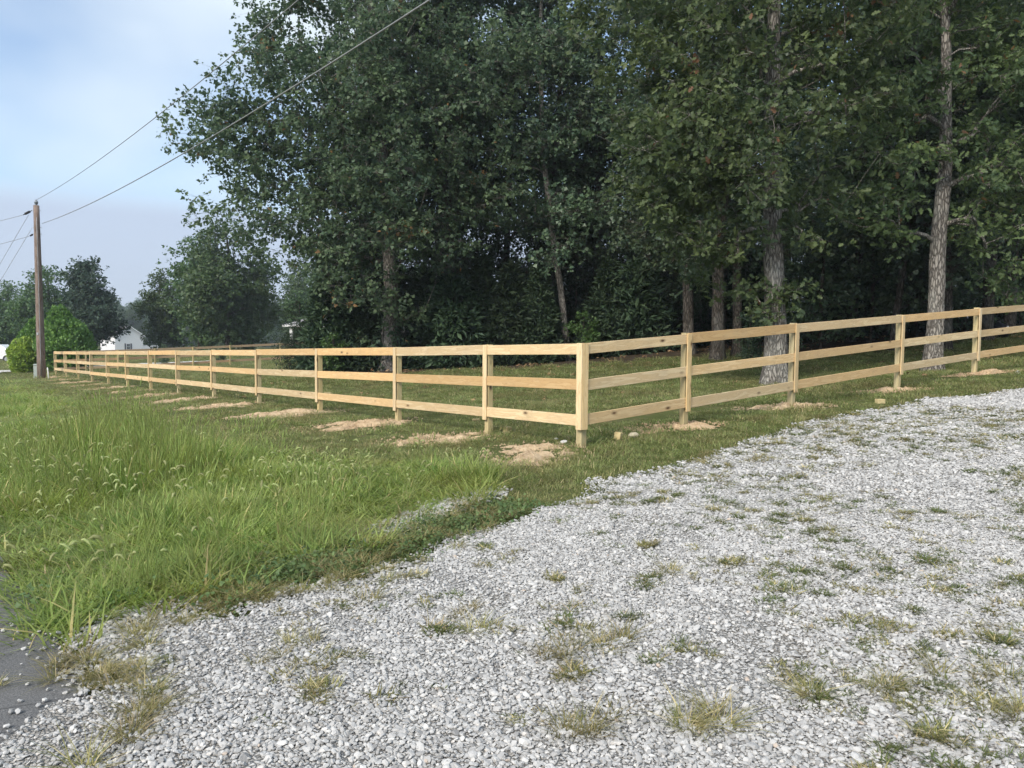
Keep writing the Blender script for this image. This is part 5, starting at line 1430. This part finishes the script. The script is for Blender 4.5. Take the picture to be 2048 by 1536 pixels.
rock(2036, 748, (.05, .04, .04), 5, 'pale stone on the grass at the right picture edge')
# black sack by the trunk at the right edge
bk = base_at(1997, 660, 27.5)
V = []; F = []
mb = MB(); g = np.random.default_rng(3); nr, na = 9, 16
pr_ = [(.05, 0), (.30, .03), (.36, .16), (.34, .30), (.27, .42), (.16, .50), (.07, .54), (.05, .60), (.10, .64)]
for i, (r, z) in enumerate(pr_):
    for j in range(na): V.append((r * math.cos(j * 6.283 / na) * g.uniform(.88, 1.1), r * math.sin(j * 6.283 / na) * g.uniform(.88, 1.1), z))
for i in range(nr - 1):
    for j in range(na): F.append((i * na + j, i * na + (j + 1) % na, (i + 1) * na + (j + 1) % na, (i + 1) * na + j))
F.append(tuple(range(na))[::-1]); F.append(tuple((nr - 1) * na + j for j in range(na)))
mb.add(V, F)
sk = tag(empty('black_sack', tuple(bk + np.array([0, 0, .03]))), 'dark black sack with a white patch between two trunks at the right edge', 'sack')
mb.build('bag', plain('black_plastic', (0.012, 0.013, 0.018), .35, .5, 0, .2), sk, True)
mb = MB(); mb.box((.13, -.30, .36), (.10, .03, .13), Matrix.Rotation(.5, 3, 'Z'), .008); mb.build('white_patch', M_WHITE, sk)

# fallen leaves on the paddock grass
def dleaf(seed):
    g = np.random.default_rng(seed); n = 5
    V, k = leaf_arrays(g.normal(0, .05, (n, 3)) * np.array([1, 1, .1]) + np.array([0, 0, .03]), g.uniform(.07, .12, n), unit(np.array([0, 0, 1.0]) + g.normal(size=(n, 3)) * .35), unit(g.normal(size=(n, 3))), 'oak')
    return raw('fallen_leaf', mesh_np('fallen_leaf', V, np.arange(n) * k, np.arange(len(V)), {'v': g.random(n)}), M_DEAD)
M_DEAD = leafy('dead_oak_leaf', (0.13, 0.075, 0.04), (0.34, 0.22, 0.12), None, .15, .7, .2)
DL = proto_col('fallen_leaf_shapes', [dleaf(800 + i) for i in range(4)])
g = np.random.default_rng(81); n = 2600
x = g.uniform(-12, 24, n); y = g.uniform(13, 36, n); P = np.stack([x, y, terrain(x, y)], 1)
wd = sdf(x, y, WOOD); inp = ((x - CORNER[0]) * nL[0] + (y - CORNER[1]) * nL[1] < -.3) & ((x - CORNER[0]) * nR[0] + (y - CORNER[1]) * nR[1] < -.3)
k = inp & (g.random(n) < .10 + .6 * sstep(-4, 1, wd)) & (vnoise(x, y, .5, 82, 3) > .42); P = P[k]; n = len(P)
scatter('fallen_leaves', P, rz_only(g, n, .1), np.repeat(g.uniform(.7, 1.3, (n, 1)), 3, 1), g.integers(0, 4, n), g.random(n), DL, 'brown fallen oak leaves scattered under the trees', 'leaves')

# ------------------------------------------------------------------ humid summer air
mb = MB(); mb.box((0, 270, 22), (1900, 800, 60))
hz_o = mb.build('haze', None); tag(hz_o, kind='stuff')
hm = bpy.data.materials.new('humid_air'); hm.use_nodes = True; hm.node_tree.nodes.clear()
ho = hm.node_tree.nodes.new('ShaderNodeOutputMaterial'); hv = hm.node_tree.nodes.new('ShaderNodeVolumePrincipled')
hv.inputs['Color'].default_value = (0.80, 0.88, 1.0, 1); hv.inputs['Density'].default_value = 0.0006; hv.inputs['Anisotropy'].default_value = 0.3
hm.node_tree.links.new(hv.outputs[0], ho.inputs['Volume']); hz_o.data.materials.append(hm)
SC.cycles.volume_bounces = 0
